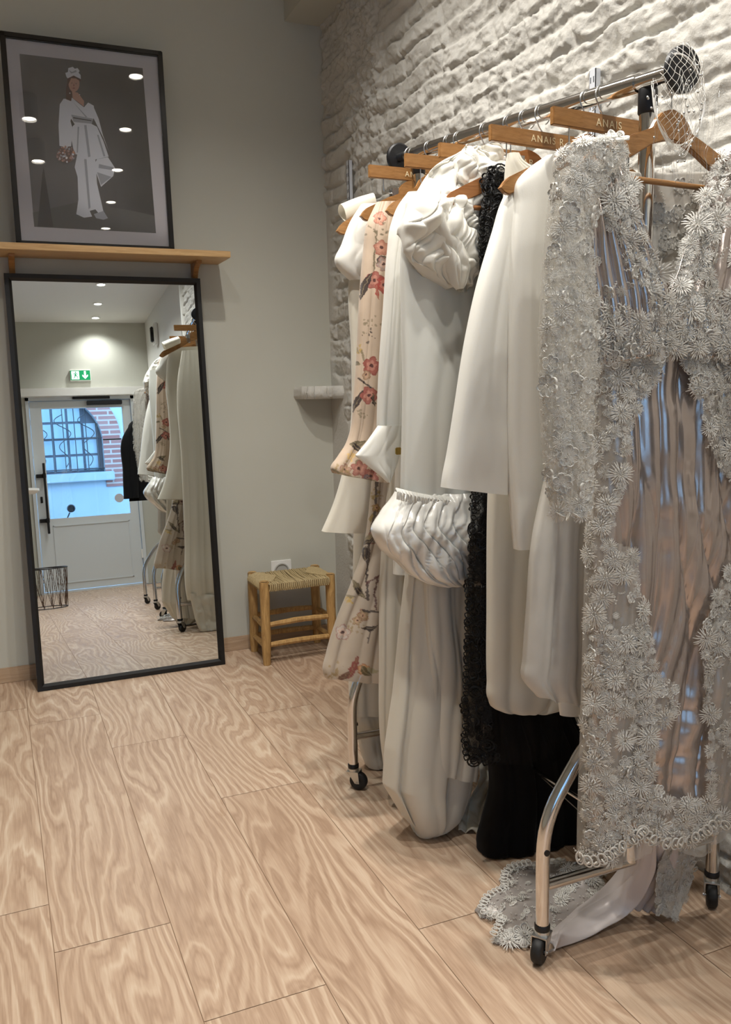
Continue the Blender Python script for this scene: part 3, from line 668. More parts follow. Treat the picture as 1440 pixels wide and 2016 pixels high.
def rack_end(par, xl, xr, y, xc, ztop, turns, chm=None, low=True):
    zc = .068
    e = MB(); zt_ = .44
    P = bend([(xl, y, zc), (xl, y, .305), (xl+.105, y, .455), (xc-.01, y, .52)], .075); e.tube(P, .0145, 18)
    P = bend([(xr, y, zc), (xr, y, .305), (xr-.105, y, .455), (xc+.01, y, .52)], .075); e.tube(P, .0145, 18)
    eo = e.build('end_frame', M['chrome'], par)
    MB().tube([(xl+.005, y, .162), (xr-.005, y, .162)], .0115, 16).build('crossbar', M['chrome'], par)
    MB().tube([(xc, y, .165), (xc, y, ztop)], .0155, 20).build('post', M['chrome'], par)
    for x_, t in ((xl, turns[0]), (xr, turns[1])):
        MB().lathe([(.0148, .080), (.0165, .078), (.0165, .068), (.0, .066)], (x_, y, 0), 'z', 18).build('tube_plug', M['black'], eo)
        caster(par, x_, y, t)
    return eo
zn = railp(1.385)[2]; zf = railp(2.27)[2]
e1 = rack_end(rk, .968, 1.432, 1.385, 1.193, zn-.014, (3.75, 4.0)); e2 = rack_end(rk, .906, 1.372, 2.27, 1.150, zf-.014, (-.75, -.7))
for xb, y, xx in ((.968, 1.385, 0),):
    MB().lathe([(0, -.0165), (.0065, -.0160), (.0065, -.0135)], (xb, y, .243), 'y', 14).build('bolt', M['black'], e1)
MB().lathe([(0, .0165), (.006, .0160), (.006, .0135)], (.906, 2.27, .20), 'x', 14).build('bolt', M['black'], e2)
# T connectors under the rail
for y, xc, z in ((1.385, 1.193, zn), (2.27, 1.150, zf)):
    MB().lathe([(.0165, -.055), (.0185, -.052), (.0185, -.014), (.016, -.004), (.010, .0)], (xc, y, z-.004), 'z', 22).build('connector', M['black'], rk)
MB().tube([(1.205, 1.385, .222), (1.165, 2.27, .222)], .0065, 12).build('lower_rod', M['chrome'], rk)
MB().tube([(1.205, 1.385, .160), (1.165, 2.27, .31)], .0012, 6).build('brace_wire', M['steel'], rk)

# white slotted uprights on the brick wall
def upright(x, y, z0, z1, lab, px_w=.028):
    t = thing('shelf_upright', lab, 'shelf upright', (x, y, z0), 'slotted shelf uprights')
    m = MB(); m.box((x-.016, y-px_w/2, z0), (x, y-px_w/2+.003, z1)); m.box((x-.016, y+px_w/2-.003, z0), (x, y+px_w/2, z1)); m.box((x-.016, y-px_w/2, z0), (x-.013, y+px_w/2, z1)); 
    m.build('channel', M['greymetal'], t, smooth=False, bevel=.0008)
    s = MB()
    for i in range(int((z1-z0)/.032)):
        z_ = z1-.018-i*.032
        for dy in (-.006, .006): s.box((x-.0166, y+dy-.0018, z_-.014), (x-.0158, y+dy+.0018, z_))
    s.build('slots', mat('slot_shadow', h_('55585C'), .8), t, smooth=False)
u1 = onx(691, 317, 1.44); upright(1.44, u1[1], u1[2]-1.3, u1[2], 'white slotted upright on the brick wall near the grey corner')
u2 = onx(1177, 138, 1.475); upright(1.475, u2[1], u2[2]-1.4, u2[2], 'white slotted upright on the brick wall behind the near end of the rack', .026)
# ------------------------------------------------------------------ cloth
def ridg(x, p=.8): return np.abs(np.sin(PI*x))**p
def tubecloth(rows, Y, depth=.05, k=4, a0=.004, a1=.014, seed=0., nu=110, nv=140, hem=None, crump=0., csc=14., drift=.25, Y1=None, sharp=.8, top_in=0., lin_=False, sec=.45):
    """closed garment: outline rows (py, x_left, x_right[, depth]) at plane Y; returns grid nv x nu x 3"""
    py = [r[0] for r in rows]; v = np.linspace(0, 1, nv); pv = py[0]+(py[-1]-py[0])*v
    CI = (lambda a, b, c: np.interp(a, b, c)) if lin_ else catmull
    xl = CI(pv, py, [r[1] for r in rows]); xr = CI(pv, py, [r[2] for r in rows]); dp = catmull(pv, py, [(r[3] if len(r) > 3 else depth) for r in rows])
    G = np.zeros((nv, nu, 3)); th = np.linspace(0, 2*PI, nu, endpoint=False); s = (1-np.cos(th))/2; sg = np.sign(np.sin(th)); fs = np.abs(np.sin(th))**.6
    for i in range(nv):
        yp = Y if Y1 is None else Y+(Y1-Y)*v[i]
        L = ony(xl[i], pv[i], yp); R = ony(xr[i], pv[i], yp)
        amp = a0+(a1-a0)*v[i]**1.2; q = s*k+seed+drift*vn(v[i]*2.3+seed, s*2+seed*3)
        q2 = s*k*2.3+seed*2+drift*vn(v[i]*3.1+seed, s*3+7)
        fo = ridg(q+.35*(sg > 0), sharp)-.5+sec*(ridg(q2+.2*(sg > 0), sharp)-.5)
        y = yp-sg*fs*dp[i]/2-amp*fo*fs*1.0
        x = L[0]+(R[0]-L[0])*s+amp*.35*np.sin(2*PI*q)*fs
        z = L[2]+(R[2]-L[2])*s
        if hem is not None: z = z+hem(s)*max(0, (v[i]-.8)/.2)**1.5
        if crump: 
            c = crump*np.minimum(1, fs*1.3); y = y-c*fbm(x*csc+seed, z*csc, sg*3., 3, .55); z = z+.5*c*fbm(x*csc+9, z*csc, sg*5.+seed, 2)
        if top_in and v[i] < top_in: y = yp+(y-yp)*(.25+.75*v[i]/top_in)
        G[i, :, 0] = x; G[i, :, 1] = y; G[i, :, 2] = np.maximum(z, .004)
    return G
def cl(name, rows, Y, m, par, cap=False, **kw):
    G = tubecloth(rows, Y, **kw); mb = MB().grid(G, closeu=True)
    if cap:
        n = G.shape[1]; mb.add(G[0], [tuple(range(n))])
    o = mb.build(name, m, par, auto=False); 
    me = o.data
    o['_g'] = 0; del o['_g']
    return o, G
def bvh(*Gs):
    V = []; Fc = []; n = 0
    for G, closed in Gs:
        a, b = G.shape[:2]; V += [tuple(p) for p in G.reshape(-1, 3)]
        for i in range(a-1):
            for j in range(b if closed else b-1): Fc.append((n+i*b+j, n+i*b+(j+1) % b, n+(i+1)*b+(j+1) % b, n+(i+1)*b+j))
        n += a*b
    return BVHTree.FromPolygons(V, Fc)
def patch(A, B, nu=60, nv=30, fold=0., kf=6, bulge=0., seed=0., crump=0., csc=12., along=True, thick=.002):
    """sheet between two 3D polylines A and B; folds run along the lines"""
    A = np.array(A); B = np.array(B); t = np.linspace(0, 1, nu)
    def res(P):
        P = np.array(P); d = np.concatenate([[0], np.cumsum(np.linalg.norm(np.diff(P, axis=0), axis=1))]); d /= d[-1]
        return np.stack([catmull(t, d, P[:, i]) for i in range(3)], -1)
    a, b = res(A), res(B); s = np.linspace(0, 1, nv)[None, :, None]
    G = a[:, None]*(1-s)+b[:, None]*s
    du = np.gradient(G, axis=0); dv = np.gradient(G, axis=1); n = np.cross(du, dv); n /= np.linalg.norm(n, axis=2)[..., None]+1e-9
    if np.mean(n[..., 1]) > 0: n = -n
    S = np.linspace(0, 1, nv)[None, :]; T = t[:, None]
    off = fold*(ridg(S*kf+seed+.3*vn(T*3+seed, S*2))-.5)+bulge*np.sin(PI*S)+crump*fbm(G[..., 0]*csc, G[..., 2]*csc+seed, G[..., 1]*csc, 3, .55)
    return G+n*off[..., None]
def sheet(name, G, m, par, thick=.0022):
    mb = MB().grid(G); o = mb.build(name, m, par, auto=False)
    sm_ = o.modifiers.new('thickness', 'SOLIDIFY'); sm_.thickness = thick; sm_.offset = 0
    return o

# lace motifs: unit radius, normal +z
def motif(kind, rng):
    V = []; Fc = []
    def quad(*P): n = len(V); V.extend(P); Fc.append(tuple(range(n, n+len(P))))
    def petal(q, r0, r1, w, h, tw=0.):
        c, s = math.cos(q), math.sin(q); rm = (r0+r1)/2+.1; pts = []
        for r, ww, z in ((r0, w*.5, .05), (rm, w, h), (r1, w*.35, h*.4+tw)):
            pts.append([(r*c-ww*sd*s, r*s+ww*sd*c, z-(.25*w if sd else 0)) for sd in (-1, 0, 1)])
        n = len(V); V.extend(sum(pts, []))
        for i in range(2):
            for j in range(2): Fc.append((n+i*3+j, n+i*3+j+1, n+i*3+j+4, n+i*3+j+3))
    def bead(x, y, z, r):
        n = len(V); V.extend([(x+r, y, z), (x, y+r, z), (x-r, y, z), (x, y-r, z), (x, y, z+r), (x, y, z-r)])
        for i in range(4): Fc.append((n+i, n+(i+1) % 4, n+4)); Fc.append((n+(i+1) % 4, n+i, n+5))
    if kind == 'aster':
        N_ = rng.integers(24, 31)
        for i in range(N_): petal(2*PI*i/N_+rng.uniform(-.06, .06), .3, rng.uniform(.78, 1.08), .048, rng.uniform(.10, .22), rng.uniform(-.05, .12))
        for i in range(13): petal(2*PI*i/13+.2, .12, .55, .05, .30)
        for i in range(5): bead(.15*math.cos(i*1.26), .15*math.sin(i*1.26), .22, .06)
    elif kind == 'rose':
        nl = int(rng.integers(5, 8))
        for i in range(nl):
            q = 2*PI*i/nl; cx, cy = .6*math.cos(q), .6*math.sin(q); R_ = .36; m_ = 9; n = len(V)
            for j in range(m_):
                a = 2*PI*j/m_; c, s = math.cos(a), math.sin(a); up = .10+.12*math.cos(a-q)
                V.extend([(cx+R_*.74*c, cy+R_*.74*s, .03), (cx+R_*.9*c, cy+R_*.9*s, up+.06), (cx+R_*1.08*c, cy+R_*1.08*s, .04)])
            for j in range(m_):
                j2 = (j+1) % m_
                for i2 in range(2): Fc.append((n+j*3+i2, n+j*3+i2+1, n+j2*3+i2+1, n+j2*3+i2))
            for dq in (-.22, 0, .22): petal(q+dq, .15, .82, .04, .12)
        for i in range(4): bead(.1*math.cos(i*1.57), .1*math.sin(i*1.57), .26, .07)
    elif kind == 'spray':
        for i in range(9):
            t = i/8; x = -1+2*t; y = .25*math.sin(t*3.)
            q = (1 if i % 2 else -1)*rng.uniform(.7, 1.2); c, s = math.cos(q), math.sin(q); L = .42*(1-.4*t); w = .12
            n = len(V); V.extend([(x, y, .06), (x+L*.5*c-w*s, y+L*.5*s+w*c, .14), (x+L*c, y+L*s, .08), (x+L*.5*c+w*s, y+L*.5*s-w*c, .14), (x+L*.5*c, y+L*.5*s, .2)])
            Fc += [(n, n+1, n+4), (n+1, n+2, n+4), (n+2, n+3, n+4), (n+3, n, n+4)]
            if i < 8:
                x2 = x+.25; y2 = .25*math.sin((t+.125)*3.); quad((x, y-.03, .08), (x2, y2-.03, .08), (x2, y2+.03, .1), (x, y+.03, .1))
    elif kind == 'ring':
        for n_, (R, r) in enumerate(((.85, .12), (.45, .1))):
            m_ = 12; n = len(V)
            for j in range(m_):
                a = 2*PI*j/m_; c, s = math.cos(a), math.sin(a)
                V.extend([((R-r)*c, (R-r)*s*.8, .04), (R*c, R*s*.8, .2), ((R+r)*c, (R+r)*s*.8, .04)])
            for j in range(m_):
                j2 = (j+1) % m_
                for i in range(2): Fc.append((n+j*3+i, n+j*3+i+1, n+j2*3+i+1, n+j2*3+i))
        for i in range(8): petal(2*PI*i/8, .5, .8, .06, .12)
    return np.array(V), Fc
MOT = {k_: [motif(k_, RNG) for _ in range(3)] for k_ in ('aster', 'rose', 'spray', 'ring')}
def place(mb, V, Fc, p, n, size, rot, tiltv=.0, mi=0):
    n = Vector(n).normalized()
    if tiltv: n = (n+Vector((random.uniform(-tiltv, tiltv), random.uniform(-tiltv, tiltv), random.uniform(-tiltv, tiltv)))).normalized()
    a = n.orthogonal().normalized(); b = n.cross(a); c, s = math.cos(rot), math.sin(rot)
    R = np.array([a*c+b*s, b*c-a*s, n]); mb.add(V@R*size+np.array(p), Fc, mi)
def scatter(mb, tree, poly, Y, count, kinds, sizes, lift=.001, tiltv=.15, mask=None, mi=0, y0=None, dirn=None, mind=.55):
    xs = [p[0] for p in poly]; ys = [p[1] for p in poly]; done = 0; tries = 0; put = []
    while done < count and tries < count*12:
        tries += 1; px, py = random.uniform(min(xs), max(xs)), random.uniform(min(ys), max(ys))
        if not bool(inpoly(px, py, poly)): continue
        if mask is not None and not mask(px, py): continue
        d = Vector(ray(px, py)).normalized(); h = tree.ray_cast(Vector(CO), d)
        if h[0] is None: continue
        sz = random.uniform(*sizes)
        if any((q[0]-h[0].x)**2+(q[1]-h[0].z)**2 < (mind*(sz+q[2]))**2 for q in put): continue
        nn = h[1] if h[1].dot(d) < 0 else -h[1]
        kd = random.choice(kinds); V, Fc = random.choice(MOT[kd]); put.append((h[0].x, h[0].z, sz))
        place(mb, V, Fc, h[0]+nn*lift, nn, sz, random.uniform(0, 6.28), tiltv, mi); done += 1
    return done
bulb = (np.array([(0, 0, 1), (.3, 0, .6), (0, .3, .6), (-.3, 0, .6), (0, -.3, .6), (.3, 0, -.6), (0, .3, -.6), (-.3, 0, -.6), (0, -.3, -.6), (0, 0, -1)])[:, [2, 0, 1]],
        [(0, 1, 2), (0, 2, 3), (0, 3, 4), (0, 4, 1), (1, 5, 6, 2), (2, 6, 7, 3), (3, 7, 8, 4), (4, 8, 5, 1), (9, 6, 5), (9, 7, 6), (9, 8, 7), (9, 5, 8)])
def beads(mb, tree, poly, count, size, mask=None, lift=.004):
    xs = [p[0] for p in poly]; ys = [p[1] for p in poly]
    for _ in range(count):
        px, py = random.uniform(min(xs), max(xs)), random.uniform(min(ys), max(ys))
        if not bool(inpoly(px, py, poly)) or (mask is not None and not mask(px, py)): continue
        d = Vector(ray(px, py)).normalized(); h = tree.ray_cast(Vector(CO), d)
        if h[0] is None: continue
        nn = h[1] if h[1].dot(d) < 0 else -h[1]
        place(mb, bulb[0], bulb[1], h[0]+nn*lift, nn, random.uniform(*size), random.uniform(0, 6.28), .5)
def scallops(mb, pearls, tree, line, n, size, lift=.002, depth_default=1.3, pts=None):
    if pts is None:
        line = np.array(line, float); d = np.concatenate([[0], np.cumsum(np.linalg.norm(np.diff(line, axis=0), axis=1))])
        P = [(float(catmull(t, d, line[:, 0])), float(catmull(t, d, line[:, 1]))) for t in np.linspace(0, d[-1], n)]
        Q = []
        for p in P:
            dd = Vector(ray(*p)).normalized(); h = tree.ray_cast(Vector(CO), dd)
            Q.append((h[0], h[1] if h[1].dot(dd) < 0 else -h[1]) if h[0] is not None else (Vector(ony(p[0], p[1], depth_default)), Vector((0, -1, 0))))
    else: Q = pts
    for i, (c, nn) in enumerate(Q):
        t = (Q[min(i+1, len(Q)-1)][0]-Q[max(i-1, 0)][0]).normalized(); o = nn.cross(t).normalized()
        if o.z > 0 and pts is None: o = -o
        c = c+nn*lift
        for (a_, b_, r_) in ((size*.62, size, size*.10), (size*.45, size*.72, size*.06)):
            L = [tuple(c+o*(b_*.55+b_*math.sin(q)*.8)+t*(a_*math.cos(q))) for q in np.linspace(-.5*PI+.0, 1.5*PI, 16, endpoint=False)]
            mb.tube(L, r_*1.15, 5, closed=True)
        place(pearls, bulb[0], bulb[1], c+o*size*.75+nn*size*.2, nn, size*.42, math.pi/2, 0)
        V, Fc = MOT['spray'][i % 3]
        if i % 2 == 0: place(mb, V, Fc, c-o*size*.5, nn, size*1.0, random.uniform(0, 6.28), .1)

# ================================================================== near lace gown
GY = 1.30
gown = thing('lace_gown', 'nearest gown, silver mauve satin under heavy ivory beaded lace, train on the floor', 'gown', (1.2, GY, .12))
sk_rows = [(560, 1195, 1500, .04), (640, 1190, 1510, .06), (700, 1185, 1520, .07), (800, 1180, 1525, .08), (1000, 1178, 1520, .09), (1300, 1172, 1490, .09), (1480, 1168, 1440, .09), (1570, 1165, 1420, .085), (1618, 1165, 1405, .06)]
skirt, Gs = cl('satin_skirt', sk_rows, GY+.02, M['mauve'], gown, k=6.2, a0=.013, a1=.022, seed=.3, nu=260, nv=240, crump=.006, csc=6, drift=.9)
# crumpled, stretched satin towards the hem: more broken folds low down
me = skirt.data; co_ = np.zeros(len(me.vertices)*3); me.vertices.foreach_get('co', co_); co_ = co_.reshape(-1, 3)
zz = co_[:, 2]; wgt = np.clip((.62-zz)/.3, 0, 1); co_[:, 1] -= wgt*.016*(np.abs(fbm(co_[:, 0]*7+zz*3, zz*12+2, 1., 3, .5))-.4)
me.vertices.foreach_set('co', co_.reshape(-1)); me.update()
Gs2 = co_.reshape(Gs.shape)
opening = [(1326, 688), (1300, 725), (1262, 790), (1240, 850), (1232, 930), (1212, 1000), (1208, 1070), (1252, 1085), (1262, 1180), (1285, 1260), (1290, 1330), (1335, 1350), (1330, 1400), (1290, 1440), (1292, 1490), (1285, 1545), (1330, 1575), (1400, 1580), (1396, 1500), (1392, 1400), (1385, 1300), (1392, 1220), (1425, 1130), (1470, 1080), (1470, 960), (1420, 930), (1395, 870), (1380, 800), (1356, 725)]
ov_rows = [(600, 1165, 1520, .07), (700, 1168, 1530, .09), (800, 1168, 1535, .10), (1000, 1163, 1530, .11), (1300, 1155, 1500, .115), (1500, 1150, 1452, .115), (1610, 1146, 1430, .11), (1652, 1145, 1422, .105)]
Go = tubecloth(ov_rows, GY+.01, k=5, a0=.006, a1=.014, seed=.7, nu=240, nv=230, hem=lambda s: -np.interp(s, [0, .15, .42, .5, .67, .8, .93, 1], [38, 34, -16, -4, 10, 2, -30, -20])*.0011)
mbo = MB(); a_, b_ = Go.shape[:2]; mbo.add(Go.reshape(-1, 3), [])
def pix(P):
    q = np.asarray(P)-CO; d = q@CF; return 720+F*(q@CR)/d, 1008-F*(q@CU)/d
ox, oy = pix(Go.reshape(-1, 3)); inside = inpoly(ox, oy, opening).reshape(a_, b_); th = np.arange(b_)/b_*2*PI; front = np.sin(th) > 0
for i in range(a_-1):
    for j in range(b_):
        if front[j] and inside[i, j] and inside[i+1, j]: continue
        j2 = (j+1) % b_; mbo.f.append([i*b_+j, i*b_+j2, (i+1)*b_+j2, (i+1)*b_+j]); mbo.m.append(0)
ovl = mbo.build('tulle_overlay', M['tulle'], gown, auto=False)
# back of the bodice seen through the neckline
A_ = [ony(1168, 330, GY+.07), ony(1175, 450, GY+.07), ony(1190, 600, GY+.06), ony(1200, 700, GY+.05)]
B_ = [ony(1440, 335, GY+.09), ony(1480, 450, GY+.09), ony(1500, 600, GY+.08), ony(1500, 700, GY+.06)]
Gb = patch(A_, B_, 70, 60, fold=.004, kf=5, bulge=-.03, seed=2.); bk = sheet('bodice_back', Gb, M['tulle2'], gown, .0015)
# front straps, pleated satin
def P2(L, y): return [ony(px, py, y+dy) for px, py, dy in L]
def strap(inner, outer, nm, seed, fold=.011, kf=7, m=None):
    G = patch(inner, outer, 110, 90, fold=fold, kf=kf, bulge=.012, seed=seed, crump=.002); o = sheet(nm, G, m or M['mauve'], gown, .002); return o, G
L_in = P2([(1212, 276, .03), (1240, 350, -.01), (1262, 430, -.03), (1290, 510, -.04), (1316, 590, -.05), (1322, 690, -.045)], GY)
L_out = P2([(1128, 300, .03), (1140, 370, 0), (1150, 440, -.02), (1160, 530, -.03), (1170, 620, -.035), (1172, 720, -.03)], GY)
sl, Gl = strap(L_in, L_out, 'bodice_strap', .2)
R_in = P2([(1408, 300, .04), (1392, 360, 0), (1365, 440, -.03), (1340, 520, -.04), (1318, 590, -.05), (1322, 690, -.045)], GY)
R_out = P2([(1512, 330, .04), (1512, 420, 0), (1512, 500, -.02), (1512, 580, -.03), (1512, 660, -.03), (1510, 730, -.03)], GY)
sr, Gr = strap(R_in, R_out, 'bodice_strap', .9)
# sleeve
sv_rows = [(272, 1165, 1214, .03), (282, 1128, 1224, .05), (310, 1100, 1228, .06), (350, 1094, 1190, .065), (420, 1085, 1160, .06), (520, 1076, 1157, .06), (600, 1070, 1164, .06), (700, 1066, 1168, .06), (800, 1068, 1160, .055), (900, 1074, 1160, .055), (970, 1082, 1160, .05), (1015, 1090, 1158, .05)]
sv, Gv = cl('sleeve', sv_rows, GY-.035, M['tulle'], gown, k=3, a0=.003, a1=.007, seed=.5, nu=120, nv=200, hem=lambda s: .008*np.sin(s*12))
# left-most panel of tulle hanging behind the sleeve
# applique
tree_s = bvh((Gv, True)); tree_b = bvh((Gl, False), (Gr, False)); tree_o = bvh((Go, True)); tree_k = bvh((Gb, False))
sleeve_poly = [(1140, 266), (1215, 266), (1240, 300), (1200, 350), (1174, 420), (1168, 520), (1176, 620), (1178, 720), (1168, 850), (1164, 1012), (1090, 1020), (1076, 930), (1068, 820), (1066, 700), (1072, 560), (1086, 400), (1100, 310)]
ap = MB()
scatter(ap, tree_s, [(x, y) for x, y in sleeve_poly], GY, 46, ['aster', 'rose'], (.014, .022), mask=lambda x, y: y < 430 or random.random() < .65)
scatter(ap, tree_s, sleeve_poly, GY, 420, ['rose', 'spray', 'aster', 'aster'], (.006, .012), mind=.5, mask=lambda x, y: y < 620 or random.random() < .6)
scatter(ap, tree_s, sleeve_poly, GY, 300, ['spray', 'aster'], (.006, .010), mind=.3, mask=lambda x, y: y < 560 or random.random() < .3)
ap2 = ap
pb = MB(); beads(pb, tree_s, sleeve_poly, 480, (.0018, .0038)); 
cuff = ap2; scallops(cuff, pb, tree_s, [(1090, 1006), (1110, 1012), (1135, 1010), (1158, 1000)], 8, .0095); cuff.build('lace_applique', M['lace'], sv, auto=False); pb.build('bead', M['pearl'], sv, auto=False)['kind'] = 'stuff'
ap = MB()
lm = lambda x, y: True
Lp = [(1130, 285), (1212, 278), (1240, 350), (1262, 430), (1290, 510), (1320, 600), (1326, 690), (1175, 700), (1165, 600), (1150, 440)]
bare = [(1146, 365), (1175, 375), (1200, 440), (1232, 520), (1286, 585), (1278, 628), (1225, 610), (1176, 600), (1158, 500)]
Rp = [(1405, 300), (1470, 300), (1470, 720), (1320, 700), (1318, 600), (1345, 500), (1378, 400)]
bare2 = [(1425, 420), (1470, 400), (1470, 560), (1420, 580), (1400, 540)]
mk = lambda x, y: (not inpoly(x, y, bare) and not inpoly(x, y, bare2)) or random.random() < .02
for pl_ in (Lp, Rp):
    scatter(ap, tree_b, pl_, GY, 34, ['aster'], (.020, .031), mask=mk, tiltv=.2)
    scatter(ap, tree_b, pl_, GY, 230, ['rose', 'aster', 'spray', 'aster'], (.008, .015), mask=mk, tiltv=.3, mind=.45)
    scatter(ap, tree_b, pl_, GY, 220, ['rose', 'spray'], (.006, .010), mask=mk, tiltv=.3, mind=.35)
ap.build('lace_applique', M['lace'], sl, auto=False)
pb = MB(); beads(pb, tree_b, Lp, 360, (.0018, .004), mk, .008); beads(pb, tree_b, Rp, 300, (.0018, .004), mk, .008); pb.build('bead', M['pearl'], sl, auto=False)['kind'] = 'stuff'
ap = MB(); bp = [(1215, 345), (1390, 350), (1345, 480), (1315, 560), (1275, 450)]
scatter(ap, tree_k, bp, GY, 26, ['spray', 'rose'], (.012, .022), mask=lambda x, y: random.random() < .5+.5*((x-1300)/90)**2)
ap.build('lace_applique', M['lace'], bk, auto=False)
ap = MB(); op = [(1163, 640), (1230, 700), (1480, 700), (1480, 1100), (1440, 1500), (1425, 1640), (1400, 1640), (1340, 1665), (1262, 1640), (1200, 1690), (1146, 1690), (1150, 1500), (1160, 1000)]
gaps = [[(1190, 880), (1222, 880), (1215, 980), (1198, 1010)], [(1195, 1010), (1215, 1010), (1215, 1070), (1192, 1060)], [(1190, 1150), (1240, 1130), (1262, 1210), (1225, 1240), (1195, 1230)], [(1185, 1430), (1240, 1400), (1250, 1480), (1200, 1520)], [(1400, 1280), (1450, 1300), (1440, 1420), (1400, 1400)], [(1405, 1480), (1440, 1480), (1430, 1600), (1402, 1600)]]
def mo(x, y):
    if inpoly(x, y, opening): return False
    if any(inpoly(x, y, g_) for g_ in gaps): return random.random() < .07
    return True
d_ = scatter(ap, tree_o, op, GY, 130, ['aster'], (.016, .028), mask=mo, tiltv=.2)
scatter(ap, tree_o, op, GY, 520, ['aster', 'rose', 'spray', 'aster'], (.008, .015), mask=mo, tiltv=.25, mind=.5)
scatter(ap, tree_o, op, GY, 800, ['rose', 'spray', 'aster'], (.005, .008), mask=mo, tiltv=.3, mind=.4)
tree_j = bvh((Gl, False), (Gr, False), (Go, True)); band = [(1163, 655), (1500, 655), (1500, 760), (1163, 760)]
for cnt, kk_, sz_ in ((26, ['aster', 'rose'], (.016, .026)), (110, ['aster', 'spray', 'rose'], (.008, .015)), (120, ['spray', 'rose'], (.005, .008))): scatter(ap, tree_j, band, GY, cnt, kk_, sz_, mask=mo, tiltv=.25, mind=.4, lift=.003)
ap.build('lace_applique', M['lace'], ovl, auto=False)
pb = MB(); beads(pb, tree_o, op, 1000, (.0018, .004), mo, .007)
hm = MB(); scallops(hm, pb, tree_o, [(1149, 1680), (1162, 1684), (1182, 1680), (1207, 1664), (1235, 1646), (1258, 1626)], 12, .0145, lift=.009)
scallops(hm, pb, tree_o, [(1264, 1628), (1280, 1640), (1305, 1648), (1335, 1648), (1362, 1638), (1388, 1622), (1404, 1606)], 13, .0150, lift=.009)
scallops(hm, pb, tree_o, [(1406, 1616), (1414, 1622), (1420, 1616)], 3, .0140, lift=.009)
hm.build('scalloped_hem', M['lace'], ovl, auto=False); pb.build('bead', M['pearl'], ovl, auto=False)['kind'] = 'stuff'
# train: lining sweeping to the floor, lace end lying under the rack
def Yp(px, py, y): 
    p = ony(px, py, y); p[2] = max(p[2], .006); return p
A_ = [Yp(1268, 1640, 1.36), Yp(1235, 1690, 1.42), Yp(1180, 1755, 1.47), Yp(1120, 1810, 1.48), onz(1072, 1852, .03)]
B_ = [Yp(1292, 1640, 1.33), Yp(1288, 1725, 1.36), Yp(1245, 1795, 1.385), onz(1180, 1835, .012), onz(1076, 1874, .008)]
Gt = patch(A_, B_, 110, 50, fold=.004, kf=1.6, bulge=.022, seed=.4, crump=.004, csc=6); Gt[..., 2] = np.maximum(Gt[..., 2], .006)
sheet('train_lining', Gt, M['lining'], gown, .003)
A_ = [Yp(1286, 1640, 1.34), Yp(1278, 1720, 1.38), Yp(1235, 1785, 1.42)]; B_ = [Yp(1345, 1640, 1.36), Yp(1335, 1720, 1.38), Yp(1292, 1800, 1.40)]
Gt2 = patch(A_, B_, 70, 50, fold=.012, kf=3, bulge=.0, seed=1.4, crump=.003); Gt2[..., 2] = np.maximum(Gt2[..., 2], .004); sheet('train_lining', Gt2, M['lining'], gown, .003)
A_ = [Yp(1318, 1640, 1.35), Yp(1292, 1720, 1.36), Yp(1290, 1795, 1.37)]; B_ = [Yp(1368, 1640, 1.36), Yp(1362, 1725, 1.38), Yp(1330, 1832, 1.36)]
Gt3 = patch(A_, B_, 70, 40, fold=.008, kf=2, bulge=.0, seed=2.4, crump=.003); Gt3[..., 2] = np.maximum(Gt3[..., 2], .004); tl3 = sheet('train_lace_tail', Gt3, M['tulle2'], gown, .002)
t3 = bvh((Gt3, False)); ap = MB(); pb = MB(); tp = [(1292, 1660), (1366, 1660), (1360, 1725), (1335, 1830), (1292, 1795)]
scatter(ap, t3, tp, 1.36, 60, ['rose', 'aster', 'spray'], (.008, .016), mind=.45); scallops(ap, pb, t3, [(1366, 1668), (1368, 1700), (1355, 1728), (1325, 1745), (1308, 1745)], 9, .010)
ap.build('lace_applique', M['lace'], tl3, auto=False); pb.build('bead', M['pearl'], tl3, auto=False)['kind'] = 'stuff'
# lace end on the floor
outl = [(934, 1795), (950, 1770), (985, 1752), (985, 1722), (1000, 1706), (1040, 1700), (1090, 1698), (1150, 1700), (1185, 1712), (1190, 1760), (1150, 1800), (1105, 1835), (1062, 1868), (1010, 1868), (968, 1860), (985, 1822), (975, 1812), (945, 1808)]
W_ = np.array([onz(*p)[:2] for p in outl]); nx_, ny_ = 90, 90; xs = np.linspace(W_[:, 0].min(), W_[:, 0].max(), nx_); ys = np.linspace(W_[:, 1].min(), W_[:, 1].max(), ny_)
XX, YY = np.meshgrid(xs, ys, indexing='ij'); ins = inpoly(XX, YY, [tuple(p) for p in W_])
dist = np.full(XX.shape, 9.)
for i in range(len(W_)):
    p, q = W_[i], W_[(i+1) % len(W_)]; d = q-p; t = np.clip(((XX-p[0])*d[0]+(YY-p[1])*d[1])/(d@d), 0, 1); dist = np.minimum(dist, np.hypot(XX-p[0]-t*d[0], YY-p[1]-t*d[1]))
HH = np.where(ins, .004+.030*(1-np.exp(-dist/.022))*(.62+.45*fbm(XX*9, YY*9, 2., 3)), -.03); HH = np.where(ins, np.maximum(HH, .005), HH)
tm = MB(); idx = {}; Vv = []; 
for i in range(nx_):
    for j in range(ny_):
        if ins[i, j]: idx[i, j] = len(Vv); Vv.append((XX[i, j], YY[i, j], HH[i, j]))
nvv = len(Vv); FF = []; bd = []
for i in range(nx_-1):
    for j in range(ny_-1):
        q = [(i, j), (i+1, j), (i+1, j+1), (i, j+1)]
        if all(k_ in idx for k_ in q): FF.append(tuple(idx[k_] for k_ in q))
tm.add(Vv, FF); Vb = [(x, y, .0015) for x, y, z in Vv]; tm.add(Vb, [f[::-1] for f in FF])
from collections import Counter
ec = Counter(); 
